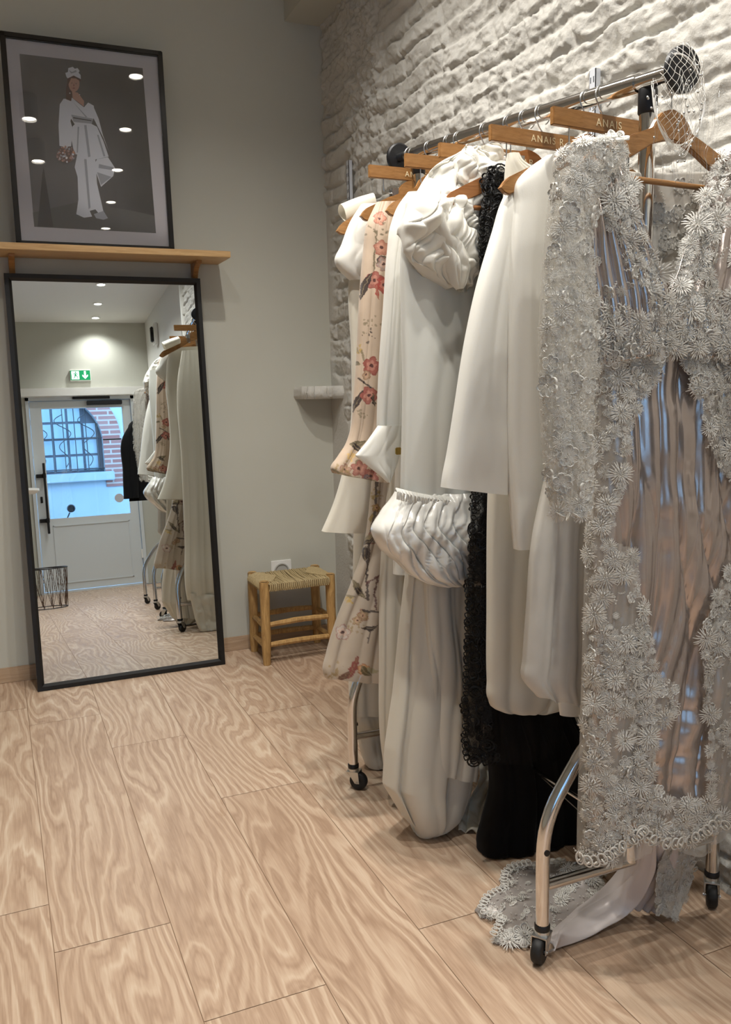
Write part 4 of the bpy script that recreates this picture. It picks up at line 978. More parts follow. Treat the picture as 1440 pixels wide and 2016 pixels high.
for f in FF:
    for a, b in zip(f, f[1:]+f[:1]): ec[(a, b)] += 1
for (a, b) in list(ec):
    if (b, a) not in ec: tm.f.append([b, a, a+nvv, b+nvv]); tm.m.append(0)
tr = tm.build('train_end', M['lining2'], gown, auto=False)
tt = BVHTree.FromPolygons([Vector(v) for v in Vv], FF); ap = MB(); pb = MB()
scatter(ap, tt, outl, 1.5, 40, ['aster', 'rose'], (.018, .030), mind=.45, tiltv=.3); scatter(ap, tt, outl, 1.5, 300, ['rose', 'spray', 'aster'], (.008, .014), mind=.4, tiltv=.3); beads(pb, tt, outl, 350, (.002, .004))
edge = [onz(*p, .012) for p in ((968, 1858), (984, 1822), (962, 1810), (936, 1800), (948, 1774), (984, 1754), (988, 1722), (1003, 1708), (1040, 1702))]; edge = np.array(edge)
dd_ = np.concatenate([[0], np.cumsum(np.linalg.norm(np.diff(edge, axis=0), axis=1))]); cen = np.array(onz(1070, 1790))
pts = []
for t in np.linspace(0, dd_[-1], 30):
    p = Vector([float(np.interp(t, dd_, edge[:, i])) for i in range(3)]); p = p+(Vector(cen)-p).normalized()*.02; pts.append((Vector((p.x, p.y, .022)), Vector((-.2, -.35, 1)).normalized()))
scallops(ap, pb, tt, None, 0, .0115, pts=pts)
ap.build('lace_applique', M['lace'], tr, auto=False); pb.build('bead', M['pearl'], tr, auto=False)['kind'] = 'stuff'

# ================================================================== white coat with wide sleeves
coat = thing('coat', 'white satin coat with long wide sleeves hanging just behind the lace gown', 'coat', (1.05, 1.47, .85))
cl('sleeve', [(349, 1018, 1040, .02), (372, 1002, 1040, .03), (394, 992, 1030, .04), (455, 974, 1018, .05), (556, 945, 1006, .06), (666, 921, 996, .065), (808, 897, 998, .065), (900, 882, 998, .065), (947, 873, 996, .06), (965, 871, 995, .06)], 1.56, M['duchess'], coat, k=1.1, a0=.001, a1=.007, seed=.15, nu=130, nv=170, drift=.3, hem=lambda s: .006-.015*s, sharp=1.8, sec=.2)
cl('sleeve', [(306, 1078, 1088, .02), (325, 1050, 1093, .03), (349, 1024, 1092, .04), (402, 1014, 1082, .05), (475, 1004, 1070, .06), (540, 1000, 1064, .06), (640, 998, 1063, .06), (747, 998, 1069, .06), (869, 1000, 1078, .06), (1012, 1009, 1090, .06), (1078, 1015, 1097, .055)], 1.535, M['duchess'], coat, k=1.1, a0=.001, a1=.006, seed=.62, nu=130, nv=170, drift=.3, hem=lambda s: -.004+.012*s, sharp=1.8, sec=.2)
cl('body', [(330, 1050, 1180, .03), (420, 1040, 1200, .05), (600, 1035, 1205, .06), (900, 1035, 1205, .06), (1040, 1045, 1195, .05)], 1.62, M['duchess'], coat, k=3, a0=.003, a1=.008, seed=1.1, nu=110, nv=110)

# tulle overskirt piece
tul = thing('tulle_skirt', 'sheer white tulle skirt hanging between the white coat and the lace gown', 'skirt', (1.05, 1.40, .5))
cl('tulle_layer', [(900, 1085, 1180, .04), (1080, 1048, 1182, .05), (1200, 1040, 1180, .055), (1300, 1033, 1178, .055), (1336, 1031, 1176, .05), (1372, 1060, 1174, .04)], 1.44, M['tulle2'], tul, k=3, a0=.004, a1=.012, seed=.8, nu=110, nv=90, hem=lambda s: -.02*s+.004*np.sin(s*20))
cl('lining', [(900, 1108, 1190, .03), (1150, 1108, 1190, .03), (1300, 1104, 1186, .03), (1385, 1102, 1184, .028), (1408, 1104, 1180, .02)], 1.45, M['crepe'], tul, k=1.5, a0=.002, a1=.005, seed=.8, nu=80, nv=80)

# ivory dress with a rounded hem
ivd = thing('dress', 'plain ivory dress with a rounded hem, clipped up behind the white coat', 'dress', (1.07, 1.575, .4))
cl('body', [(302, 1000, 1020, .02), (318, 998, 1028, .03), (345, 996, 1075, .04), (420, 992, 1120, .05), (600, 985, 1125, .06), (800, 972, 1130, .065), (980, 963, 1135, .07), (1200, 961, 1135, .07), (1340, 961, 1130, .065), (1378, 963, 1120, .06), (1396, 975, 1100, .05), (1402, 990, 1080, .04)], 1.685, M['ivory'], ivd, k=2, a0=.002, a1=.010, seed=.35, nu=130, nv=190, sharp=1.2)

# ================================================================== black lace gown
blk = thing('black_gown', 'long black lace gown with a full black skirt hanging in the middle of the rack', 'gown', (1.1, 1.68, .06))
_, Gk = cl('lace_layer', [(335, 961, 1090, .03), (400, 955, 1100, .05), (520, 947, 1105, .06), (700, 945, 1110, .06), (980, 934, 1120, .07), (1100, 927, 1115, .07), (1300, 919, 1110, .07), (1420, 916, 1105, .07), (1492, 918, 1100, .07)], 1.745, M['btulle'], blk, k=5, a0=.004, a1=.012, seed=.2, nu=130, nv=180)
bo = bpy.data.objects[_.name]
ub, Gu = cl('underdress', [(345, 985, 1090, .02), (520, 975, 1100, .04), (980, 956, 1120, .05), (1300, 952, 1120, .05), (1400, 955, 1125, .06), (1470, 962, 1155, .08), (1560, 968, 1170, .10), (1620, 955, 1175, .12), (1670, 947, 1175, .13), (1692, 955, 1165, .12), (1704, 985, 1140, .09)], 1.79, M['blackc'], blk, k=5, a0=.004, a1=.014, seed=.9, nu=130, nv=200)
tk = bvh((Gk, True)); bl_ = MB(); bp1 = [(962, 332), (988, 332), (988, 400), (984, 520), (950, 520), (946, 460), (955, 390)]; bp2 = [(934, 975), (964, 975), (964, 1200), (962, 1340), (965, 1420), (975, 1500), (917, 1500), (917, 1400), (920, 1250), (928, 1060)]
for p in (bp1, bp2):
    scatter(bl_, tk, p, 1.66, 70, ['ring', 'rose'], (.013, .022), mind=.45, lift=.003, tiltv=.2); scatter(bl_, tk, p, 1.66, 260, ['ring', 'spray', 'aster'], (.007, .012), mind=.4, lift=.003, tiltv=.2)
# scalloped edge loops along the left border
def loops(mb, line, n, y, r):
    line = np.array(line, float); d = np.concatenate([[0], np.cumsum(np.linalg.norm(np.diff(line, axis=0), axis=1))])
    for t in np.linspace(0, d[-1], n):
        p = ony(float(np.interp(t, d, line[:, 0])), float(np.interp(t, d, line[:, 1])), y)
        r_ = r*random.uniform(.7, 1.2); mb.tube([(p[0]+r_*math.cos(q), p[1]-.004+.003*math.sin(3*q), p[2]+r_*math.sin(q)) for q in np.linspace(0, 2*PI, 12, endpoint=False)], .0016, 5, closed=True)
loops(bl_, [(965, 335), (958, 390), (948, 450), (947, 500), (952, 520)], 16, 1.735, .008); loops(bl_, [(934, 980), (928, 1060), (920, 1200), (916, 1350), (915, 1490), (955, 1500)], 44, 1.725, .007)
bl_.build('lace_motifs', M['blackl'], bo, auto=False)

# ================================================================== ruffled gown
ruf = thing('ruffled_gown', 'pale grey gown with a huge crumpled shoulder ruffle and a glossy satin flounce', 'gown', (.95, 1.80, .7))
cl('body', [(400, 800, 1010, .04), (500, 791, 1000, .06), (600, 792, 1000, .07), (750, 795, 1000, .075), (900, 793, 985, .075), (990, 791, 965, .07)], 1.875, M['pale'], ruf, k=2, a0=.003, a1=.012, seed=.75, nu=140, nv=150, sharp=1.3)
fl, Gf = cl('satin_flounce', [(968, 780, 950, .06), (985, 772, 955, .09), (1010, 755, 958, .12), (1045, 736, 958, .14), (1080, 752, 956, .14), (1110, 785, 952, .13), (1135, 815, 940, .11), (1150, 850, 930, .08)], 1.875, M['gloss'], ruf, k=8, a0=.006, a1=.034, seed=.4, nu=260, nv=130, crump=.013, csc=12, drift=.9, sharp=.6)
# gathered seam
g = MB(); 
for i in range(70):
    t = i/69; p = ony(782+t*165, 968+9*math.sin(t*3.)+t*14, 1.832); g.tube([(p[0], p[1]+.004, p[2]+.008), (p[0]+.002*math.sin(i*2.), p[1]-.004, p[2]), (p[0]+.003*math.sin(i*3.), p[1], p[2]-.018)], .0022, 5)
g.build('gathering', M['gloss'], fl)
rf = MB()
def rosette(cxp, cyp, rpx, y, seed, n=9):
    c0 = ony(cxp, cyp, y); R = rpx/ (F/1.95)
    for i in range(n):
        q = 2*PI*i/n+seed; nu_, nv_ = 46, 34; T = np.linspace(0, 1, nu_)[:, None]; S = np.linspace(-1, 1, nv_)[None, :]
        rad = R*(.15+.95*np.sin(T*2.3)); ang = q+S*.75*(1-.3*T)+.3*vn(T*3+i, S*2, seed)
        x = c0[0]+rad*np.cos(ang)+.0*S; z = c0[2]+rad*np.sin(ang)*1.15
        yy_ = c0[1]-.045*np.sin(T*PI*.9)-.02*ridg(S*1.6+T*.7+i*.3)+.018*fbm(x*16, z*16, seed+i, 3)
        rf.grid(np.stack(np.broadcast_arrays(x, yy_, z), -1))
core = [(300, 905, 960, .03), (316, 872, 1010, .05), (335, 850, 1035, .07), (375, 822, 1030, .09), (420, 798, 1012, .10), (465, 792, 990, .10), (505, 802, 960, .08), (545, 845, 925, .06), (568, 885, 922, .04)]
Gc = tubecloth(core, 1.825, k=3.4, a0=.024, a1=.032, seed=.25, nu=260, nv=170, crump=.034, csc=12., drift=1.8, sharp=.55)
Gc2 = tubecloth([(292, 915, 950, .02), (305, 905, 985, .04), (330, 900, 1010, .06), (355, 905, 1015, .06), (372, 925, 1005, .03)], 1.79, k=3, a0=.018, a1=.02, seed=.85, nu=160, nv=90, sharp=.6, crump=.022, csc=14., drift=1.)
Gc3 = tubecloth([(400, 845, 900, .03), (440, 850, 912, .05), (490, 866, 918, .05), (540, 884, 920, .045), (562, 893, 916, .03), (570, 900, 912, .015)], 1.775, k=1.6, a0=.010, a1=.012, seed=.45, nu=110, nv=90, crump=.008, csc=12., drift=.8)
mbx = MB().grid(Gc, closeu=True).grid(Gc2, closeu=True).grid(Gc3, closeu=True); mbx.build('shoulder_ruffle', M['organza'], ruf, auto=False)

# ================================================================== long ivory column gown
lg = thing('column_gown', 'long ivory crepe gown with deep vertical folds reaching the floor', 'gown', (.95, 1.92, .03))
cl('skirt', [(930, 808, 940, .05), (1120, 799, 927, .07), (1228, 787, 924, .09), (1367, 774, 918, .11), (1471, 759, 918, .12), (1544, 754, 913, .12), (1606, 792, 888, .10), (1627, 812, 864, .07), (1637, 824, 836, .04)], 1.95, M['ivory'], lg, k=1.9, a0=.02, a1=.05, seed=.42, nu=220, nv=240, drift=.22, sharp=.7, sec=.16, lin_=True)
cl('overlay', [(1080, 835, 945, .04), (1230, 838, 945, .05), (1380, 842, 948, .06), (1480, 838, 940, .06), (1522, 834, 935, .05)], 1.90, M['ivory'], lg, k=2, a0=.008, a1=.016, seed=.5, nu=120, nv=120, hem=lambda s: .01-.03*s)
A_ = [Yp(940, 1478, 2.02), Yp(935, 1540, 2.0), Yp(908, 1600, 1.96), onz(903, 1637, .006)]; B_ = [Yp(985, 1478, 2.02), Yp(985, 1540, 2.0), Yp(965, 1590, 1.96), onz(960, 1640, .006)]
sheet('trailing_hem', patch(A_, B_, 70, 40, fold=.012, kf=2.5, crump=.012, csc=18, seed=.4), M['ivory'], lg, .003)

# ================================================================== white blouse-sleeved dress
bs = thing('blouse_dress', 'white crepe dress with a long sleeve ending in a pointed open cuff', 'dress', (.88, 1.99, .95))
slv, _g = cl('sleeve', [(378, 804, 840, .02), (400, 788, 842, .04), (440, 772, 830, .05), (500, 764, 808, .05), (600, 757, 797, .05), (700, 749, 797, .05), (800, 744, 795, .045), (850, 743, 793, .04), (880, 745, 786, .035)], 2.01, M['crepe'], bs, k=1.5, a0=.002, a1=.007, seed=.3, nu=100, nv=150)
cl('cuff', [(838, 746, 790, .035), (870, 723, 788, .03), (897, 700, 786, .026), (915, 722, 781, .022), (935, 747, 774, .018), (950, 764, 768, .01)], 1.99, M['crepe'], slv, k=1.2, a0=.002, a1=.005, seed=.8, nu=100, nv=60, lin_=True)
q = ony(784, 888, 1.965); MB().box((q[0]-.007, q[1]-.004, q[2]-.009), (q[0]+.009, q[1]+.004, q[2]+.009)).build('cuff_buckle', M['gold'], slv, smooth=False, bevel=.002)
cl('body', [(385, 800, 950, .03), (460, 790, 960, .05), (900, 780, 960, .06), (1130, 775, 950, .06)], 2.06, M['crepe'], bs, k=3, a0=.003, a1=.009, seed=.1, nu=110, nv=110)

# beige lined gown between
bg_ = thing('beige_gown', 'long beige gown hanging straight behind the ivory column gown', 'gown', (.9, 2.06, .1))
cl('skirt', [(420, 790, 920, .03), (900, 770, 905, .05), (1120, 750, 900, .06), (1300, 748, 895, .07), (1450, 750, 890, .07), (1548, 762, 880, .06)], 2.11, M['ivory'], bg_, k=4, a0=.004, a1=.012, seed=.6, nu=120, nv=160)
# ================================================================== floral organza gown
flo = thing('floral_gown', 'sheer beige organza gown printed with coral flowers and dark leaves', 'gown', (.88, 2.13, .4))
def paint(o, G, motifs, base, alpha, seed=0.):
    V = G.reshape(-1, 3); px, py = pix(V); n = len(V)
    px = px+1.6*vn(px*.18, py*.18, 2.)+.8*vn(px*.5, py*.5, 5.); py = py+1.6*vn(px*.18, py*.18, 8.)
    col = np.tile(np.array(base[:3]), (n, 1)); al = np.full(n, 1.)*alpha
    mott = fbm(px*.03, py*.02, seed, 3); col = col*(1+.07*mott[:, None])
    def put(mask, c, a=1.): 
        col[mask] = col[mask]*(1-a)+np.array(lin(c)[:3])*a; al[mask] = np.maximum(al[mask], .97)
    def hx(s): return tuple(int(s[i:i+2], 16)/255 for i in (0, 2, 4))
    for mtf in motifs:
        kd = mtf[0]
        if kd == 'flower':
            _, cx, cy, r, c, ang = mtf; dx, dy = px-cx, py-cy; q = np.arctan2(dy, dx)+ang; d = np.hypot(dx, dy); R = r*(.72+.28*np.abs(np.cos(q*2.5)))
            put(d < R, hx(c), .9); put((d < R) & (d > R*.86), hx('8A4A40'), .6); put((d < R*.8) & (np.abs(np.sin(q*7+d*.3)) < .22), hx('9A4A42'), .45); put((d < R*.55) & (d > R*.2), hx('E8B49A'), .3); put(d < r*.2, hx('4A2A28'), .9)
        elif kd == 'leaf':
            _, x0, y0, x1, y1, w, c = mtf; L = math.hypot(x1-x0, y1-y0); ux, uy = (x1-x0)/L, (y1-y0)/L; t = ((px-x0)*ux+(py-y0)*uy)/L; e = (px-x0)*-uy+(py-y0)*ux-.18*w*2*np.sin(np.clip(t, 0, 1)*PI)
            ww = w*np.sin(np.clip(t, 0, 1)*PI)**.8*(1-.35*t); put((t > 0) & (t < 1) & (np.abs(e) < ww), hx(c), .95); put((t > .05) & (t < .92) & (np.abs(e) < .8), hx('A09070'), .5)
        elif kd == 'stem':
            _, P, w, c = mtf; 
            for (x0, y0), (x1, y1) in zip(P, P[1:]):
                L2 = (x1-x0)**2+(y1-y0)**2; t = np.clip(((px-x0)*(x1-x0)+(py-y0)*(y1-y0))/L2, 0, 1); put(np.hypot(px-x0-t*(x1-x0), py-y0-t*(y1-y0)) < w, hx(c), .85)
        elif kd == 'dots':
            _, cx, cy, r, nn, c = mtf; rg = np.random.default_rng(int(cx+cy))
            for _ in range(nn):
                a, b = rg.normal(0, r*.5, 2); put(np.hypot(px-cx-a, py-cy-b) < rg.uniform(1.2, 3.2), hx(c), .7)
    at = o.data.color_attributes.new('print', 'FLOAT_COLOR', 'POINT'); at.data.foreach_set('color', np.concatenate([col, al[:, None]], 1).reshape(-1))
DK, OL, CO_, GR = '352A28', '6A5F48', '9E574C', '85795F'
mot_s = [('flower', 748, 430, 14, 'C98A72', 0), ('dots', 740, 450, 20, 18, OL), ('stem', [(742, 460), (738, 500), (735, 560)], 1.6, OL),
         ('flower', 752, 488, 17, 'B47A64', .4), ('leaf', 762, 505, 740, 520, 7, DK), ('flower', 756, 520, 15, '9C8D84', .8), ('flower', 738, 552, 19, CO_, .2), ('flower', 757, 560, 18, 'A8443A', 1.), ('leaf', 733, 537, 709, 592, 9, DK), ('leaf', 742, 560, 746, 590, 4, 'A04038'),
         ('dots', 725, 640, 18, 14, GR), ('dots', 728, 660, 14, 8, DK), ('leaf', 700, 682, 708, 696, 5, GR), ('dots', 705, 690, 10, 16, 'B79A5A'), ('stem', [(712, 690), (722, 730), (718, 745)], 1.8, GR), ('leaf', 692, 712, 712, 716, 5, OL),
         ('flower', 732, 720, 19, '9C5046', .1), ('flower', 722, 738, 10, 'A79070', .6), ('stem', [(705, 745), (716, 752), (730, 762), (740, 768)], 1.8, DK), ('leaf', 722, 765, 694, 812, 8, DK), ('flower', 727, 778, 18, 'A05A4E', .7), ('leaf', 734, 775, 740, 800, 4, DK),
         ('dots', 712, 810, 14, 8, GR), ('leaf', 688, 876, 722, 868, 8, OL), ('leaf', 694, 872, 716, 890, 6, DK), ('dots', 690, 893, 12, 14, 'D9B36A'), ('leaf', 712, 905, 700, 918, 6, GR),
         ('flower', 708, 922, 17, 'AC7062', .3), ('flower', 730, 938, 17, 'A05C52', .9), ('flower', 680, 925, 12, 'B89A80', .2), ('dots', 670, 930, 20, 26, 'A78E62'), ('flower', 722, 938, 6, '6A6A70', 0), ('stem', [(655, 925), (680, 935), (705, 943), (740, 946)], 2, GR)]
BASE = h_('C2AD97')
o, G = cl('sleeve', [(398, 742, 800, .03), (440, 724, 800, .05), (500, 716, 800, .055), (600, 708, 795, .055), (700, 703, 790, .055), (780, 697, 785, .055), (850, 690, 782, .055), (880, 680, 782, .06), (905, 665, 780, .06), (930, 652, 775, .06), (940, 655, 770, .06)], 2.13, M['floral'], flo, k=2.4, a0=.003, a1=.008, seed=.3, nu=300, nv=560, hem=lambda s: .012-.03*s)
paint(o, G, mot_s, BASE, .96)
mot_b = [('stem', [(742, 945), (740, 1000), (728, 1060), (722, 1130), (724, 1180)], 2.4, DK), ('dots', 738, 975, 14, 16, '8F7A45'), ('flower', 741, 1000, 9, '97804A', 0), ('leaf', 735, 1012, 728, 1030, 4, '8F7A45'),
         ('leaf', 722, 1075, 720, 1105, 8, DK), ('flower', 742, 1058, 17, '8B8474', .2), ('leaf', 738, 1050, 700, 1085, 6, GR), ('leaf', 712, 1072, 738, 1058, 5, DK), ('stem', [(722, 1080), (706, 1084)], 2, DK),
         ('stem', [(722, 1150), (745, 1135), (738, 1165), (742, 1200)], 2, '5E3A38'), ('leaf', 695, 1140, 722, 1180, 8, OL), ('leaf', 700, 1155, 716, 1170, 5, DK), ('dots', 690, 1178, 12, 14, 'B79A5A'), ('leaf', 680, 1170, 700, 1175, 4, GR),
         ('flower', 715, 1212, 12, '9C8563', .5), ('flower', 703, 1222, 10, 'A28D6C', .1), ('dots', 695, 1235, 22, 26, '94805C'), ('stem', [(715, 1202), (748, 1206)], 2.2, DK), ('leaf', 712, 1238, 745, 1232, 6, DK), ('stem', [(732, 1238), (724, 1265)], 1.6, DK),
         ('flower', 675, 1245, 16, 'BDB2A6', .2), ('leaf', 684, 1336, 704, 1290, 9, '8E4B44'), ('flower', 716, 1318, 13, 'B88A5A', .3), ('leaf', 712, 1312, 732, 1330, 8, '5C5236'), ('leaf', 722, 1316, 748, 1322, 6, 'A09878'), ('dots', 660, 1325, 18, 20, 'A08A60'), ('leaf', 664, 1338, 690, 1322, 6, '6E4A3E')]
o, G = cl('skirt', [(420, 760, 900, .03), (700, 745, 890, .05), (900, 738, 885, .06), (950, 733, 885, .06), (1010, 727, 880, .065), (1080, 716, 875, .07), (1150, 692, 872, .08), (1220, 664, 870, .09), (1290, 643, 868, .095), (1322, 637, 866, .095), (1334, 640, 864, .09)], 2.20, M['floral'], flo, k=3.2, a0=.004, a1=.014, seed=.55, nu=300, nv=620, hem=lambda s: .004*np.sin(s*14))
paint(o, G, mot_b, h_('C4B5A2'), .84, 3.)

# ================================================================== cream gown with short bell sleeve
cg = thing('cream_gown', 'cream taffeta dress with a short flared sleeve and a wide stiff hem', 'dress', (.95, 2.24, .75))
cl('sleeve', [(402, 712, 765, .03), (430, 694, 765, .05), (480, 674, 762, .06), (517, 661, 760, .06), (535, 672, 758, .055), (552, 690, 756, .04)], 2.26, M['crepe'], cg, k=1.3, a0=.002, a1=.006, seed=.4, nu=100, nv=80, hem=lambda s: -.0*s)
cl('body', [(420, 705, 860, .03), (560, 688, 860, .06), (700, 693, 858, .06), (850, 690, 856, .06), (930, 676, 855, .07), (1000, 655, 855, .08), (1046, 635, 853, .08)], 2.28, M['cream'], cg, k=2, a0=.002, a1=.008, seed=.7, nu=130, nv=170, sharp=1.3, hem=lambda s: -.003*s)
# far long cream gown with a folded bow loop
fg = thing('bow_gown', 'long cream gown with a stiff folded bow loop, farthest along the rack', 'gown', (1.0, 2.34, .05))
cl('body', [(455, 725, 830, .03), (560, 705, 850, .06), (900, 700, 850, .07), (1200, 695, 850, .08), (1393, 691, 850, .08), (1408, 693, 848, .07)], 2.36, M['cream'], fg, k=3, a0=.003, a1=.012, seed=.2, nu=130, nv=170, hem=lambda s: .03*s)
cl('underskirt', [(1380, 694, 850, .05), (1440, 704, 850, .06), (1480, 712, 848, .07), (1520, 728, 846, .07), (1556, 742, 842, .06)], 2.38, M['ivory'], fg, k=3, a0=.006, a1=.016, seed=.9, nu=120, nv=70, crump=.008)
# bow loop: a closed band
pts = [(668, 404), (700, 391), (731, 382)]; low = [(680, 436), (708, 424), (738, 410)]
bl = MB(); top = [ony(x, y, 2.32) for x, y in pts]; bot = [ony(x, y, 2.32) for x, y in low]
GG = []
for q in np.linspace(0, 2*PI, 40, endpoint=False):
    r_ = (1-math.cos(q))/2; off = .022*math.sin(q)
    GG.append([tuple(np.array(t_)*(1-r_)+np.array(b_)*r_+np.array([0, -off, .004*math.sin(2*q)])) for t_, b_ in zip(np.array([[catmull(u_, [0, .5, 1], [p[i] for p in top]) for i in range(3)] for u_ in np.linspace(0, 1, 14)]), np.array([[catmull(u_, [0, .5, 1], [p[i] for p in bot]) for i in range(3)] for u_ in np.linspace(0, 1, 14)]))])
GG = np.array(GG).transpose(1, 0, 2); bl.grid(GG, closeu=True); bl.build('bow_loop', M['cream'], fg, auto=False)

# ================================================================== hangers
lett = mat('pale_lettering', h_('E2CFA8'), .6)
def text(s, size, par, loc, rot, m, align='CENTER'):
    cu = bpy.data.curves.new('t', 'FONT'); cu.body = s; cu.size = size; cu.align_x = align; cu.align_y = 'CENTER'; cu.extrude = .0003; cu.space_character = 1.25
    o = bpy.data.objects.new('t', cu); COL.objects.link(o); dg = bpy.context.evaluated_depsgraph_get(); me = bpy.data.meshes.new_from_object(o.evaluated_get(dg)); bpy.data.objects.remove(o)
    me.transform(Matrix.Translation(loc) @ rot); me.materials.clear(); me.materials.append(m)
    x = bpy.data.objects.new('lettering', me); COL.objects.link(x); x.parent = par
    return x
RXX = Matrix.Rotation(PI/2, 4, 'X')
def hook(mb, drop, lean=0.):
    r = .0215; P = [(r*math.sin(q)*1., 0, r*math.cos(q)) for q in np.linspace(2.5, -PI*.55, 20)]
    P = [(-p[0], p[1], p[2]) for p in P]
    P = [(p[0], p[1], p[2]) for p in P]
    P += [(-.004 if P[-1][0] < 0 else .004, 0, -r*1.0-.004), (0, 0, -r-.014), (lean*.5, 0, -drop*.7), (lean, 0, -drop)] if False else []
    # ring part from the front, over the top, down the back and into the shank
    Q = [(r*math.cos(q), 0, r*math.sin(q)) for q in np.linspace(-.35*PI, 1.25*PI, 22)]
    Q += [(-.010, 0, -.026), (0, 0, -.036), (0, 0, -drop)]
    mb.tube(Q, .0015, 7)
def shoulder_hanger(m, top=-.052, half=.215, text_=None, dark=False, bar=True, name='clothes_hanger', rise=.085):
    t = thing(name, '', 'hanger', (0, 0, 0)); mb = MB(); hook(mb, -top+.004); mb.build('hook', M['steel'], t)
    up, dn = [], []
    for x in np.linspace(-half, half, 45):
        a = abs(x)/half; z = top-.030-rise*(a**1.25)+.0
        hump = .024*max(0, 1-(abs(x)/.046)**3)**.5 if abs(x) < .046 else 0
        up.append((x, z+hump+(-.012*max(0, (a-.9)/.1)**2))); th_ = .034+.006*(1-a) if a < .93 else .034-.022*((a-.93)/.07)
        dn.append((x, z-th_+(.010 if abs(x) < .05 else .010*max(0, 1-(abs(x)-.05)/.05))))
    P = up+dn[::-1]; mb = MB(); mb.prism([(p[0], p[1]) for p in P], 1, -.0065, .0065)
    b_ = mb.build('shoulder_bar', m, t, smooth=False, bevel=.002)
    if bar:
        zb = top-.030-rise*.82-.036; MB().tube([(-half*.80, 0, zb), (half*.80, 0, zb)], .0055, 10).build('trouser_bar', m, t)
    if text_: text(text_, .020, b_, (0, -.0072, top-.036), RXX, lett)
    return t
def clip_hanger(w=.27, h=.034, text_='ANAIS', tsize=.021):
    t = thing('clip_hanger', '', 'hanger', (0, 0, 0)); mb = MB(); hook(mb, .045); mb.build('hook', M['steel'], t)
    zt = -.037; b_ = MB().box((-w/2, -.006, zt-h), (w/2, .006, zt)).build('wooden_bar', M['hang'], t, smooth=False, bevel=.0015)
    mb = MB(); zl = zt-h-.038; P = bend([(-w/2+.045, 0, zt-h+.004), (-w/2+.045, 0, zl), (w/2-.045, 0, zl), (w/2-.045, 0, zt-h+.004)], .012); 
    mb.tube(P, .0016, 7); mb.build('wire', M['steel'], t)
    for sx_ in (-1, 1):
        x = sx_*(w/2-.078); c = MB()
        for sy in (-1, 1):
            c.prism([(sy*.003, zl+.012), (sy*.010, zl+.014), (sy*.0085, zl-.006), (sy*.004, zl-.034), (sy*.001, zl-.034)], 0, x-.010, x+.010)
            for j in range(5): c.box((x-.0102+j*.0042, sy*.0085-.0015, zl-.03), (x-.009+j*.0042, sy*.0085+.0015, zl+.011))
        c.tube([(x-.011, 0, zl), (x+.011, 0, zl)], .0045, 10); c.build('clip', M['steel'], t, smooth=False)
    if text_: text(text_, tsize, b_, (.01, -.0068, zt-h/2-.001), RXX, lett)
    return t
def putr(o, y, rot=0., dz=0.):
    p = railp(y); o.location = (p[0], p[1], p[2]-.0035+dz); o.rotation_euler = (0, 0, rot)
GRP = 'clip hangers with wooden bars'
specs = [(1.50, .10, 'wooden bar clip hanger just left of the near chrome post'), (1.70, .10, 'wooden bar clip hanger above the white coat, lettering fully in view'), (1.92, .03, 'wooden bar clip hanger right above the crumpled ruffle'), (2.09, .03, 'wooden bar clip hanger above the left side of the ruffle'), (2.30, .03, 'wooden bar clip hanger farthest along the rail')]
cls_ = []
ch0 = clip_hanger(.27, .034, 'ANAIS'); ch1 = clip_hanger(.29, .034, 'ANAIS R')
for i, (y, r, lab) in enumerate(specs):
    o = ch0 if i == 0 else (ch1 if i == 1 else ctree(ch0)); putr(o, y, r); tag(o, lab, group=GRP)
HG = 'varnished shoulder hangers'
near = shoulder_hanger(M['hang'], -.055, .225, None, name='clothes_hanger'); putr(near, 1.315, .10); tag(near, 'broad wooden hanger with a trouser bar carrying the lace gown nearest the camera', group=HG)
ha = shoulder_hanger(M['hang'], -.060, .215, 'AR'); putr(ha, 1.545, 0); tag(ha, 'wooden shoulder hanger whose hump shows below the nearest clip hanger', group=HG)
hb = ctree(ha); putr(hb, 1.82, 0); tag(hb, 'wooden hanger hidden inside the ruffled gown', group=HG)
hc = shoulder_hanger(M['hang2'], -.060, .215, 'AR', rise=.090); putr(hc, 1.757, -.05, 0); tag(hc, 'reddish wooden hanger whose arm pokes out left of the black lace shoulder', group=HG)
hd = shoulder_hanger(M['hang'], -.062, .235, None, bar=False, rise=.115); putr(hd, 2.30, 0, 0); tag(hd, 'wooden hanger at the far end of the rail with its long left arm bare', group=HG)
for y, lab in ((2.04, 'wooden hanger inside the white pointed-cuff dress'), (2.19, 'wooden hanger inside the floral organza gown')):
    o = ctree(hb); putr(o, y, 0); tag(o, lab, group=HG)

# bridal net veil hooked over the near hanger
vl = thing('net_veil', 'beaded bridal net veil on a thin headband hung over the hook of the near hanger', 'veil', (1.2, 1.26, 1.75))
pv_ = [ony(1292, 250, 1.25), ony(1281, 190, 1.25), ony(1290, 140, 1.25), ony(1320, 108, 1.25), ony(1352, 112, 1.25), ony(1378, 150, 1.25), ony(1388, 200, 1.25), ony(1380, 245, 1.25), ony(1372, 262, 1.25)]
pv_ = np.array(pv_); tq = np.linspace(0, 1, 40); T_ = np.linspace(0, 1, len(pv_)); band = np.stack([catmull(tq, T_, pv_[:, i]) for i in range(3)], -1)
MB().tube(band[16:], .0016, 7).build('headband', M['white'], vl)
net = MB(); cvx, cvz = ony(1335, 195, 1.25)[[0, 2]]; Rx, Rz = .052, .085
def vpt(a, b):   # a,b in [-1,1] on a puffed dome
    x = a*Rx; z = b*Rz; rr_ = min(1, (a*a+b*b)/1.1)
    return (cvx+x+.004*float(vn(a*3, b*3, 1.)), 1.25-.035*math.sqrt(max(0, 1-rr_))+.004*float(vn(a*4, b*4, 6.)), cvz+z+.004*float(vn(a*3, b*3, 9.)))
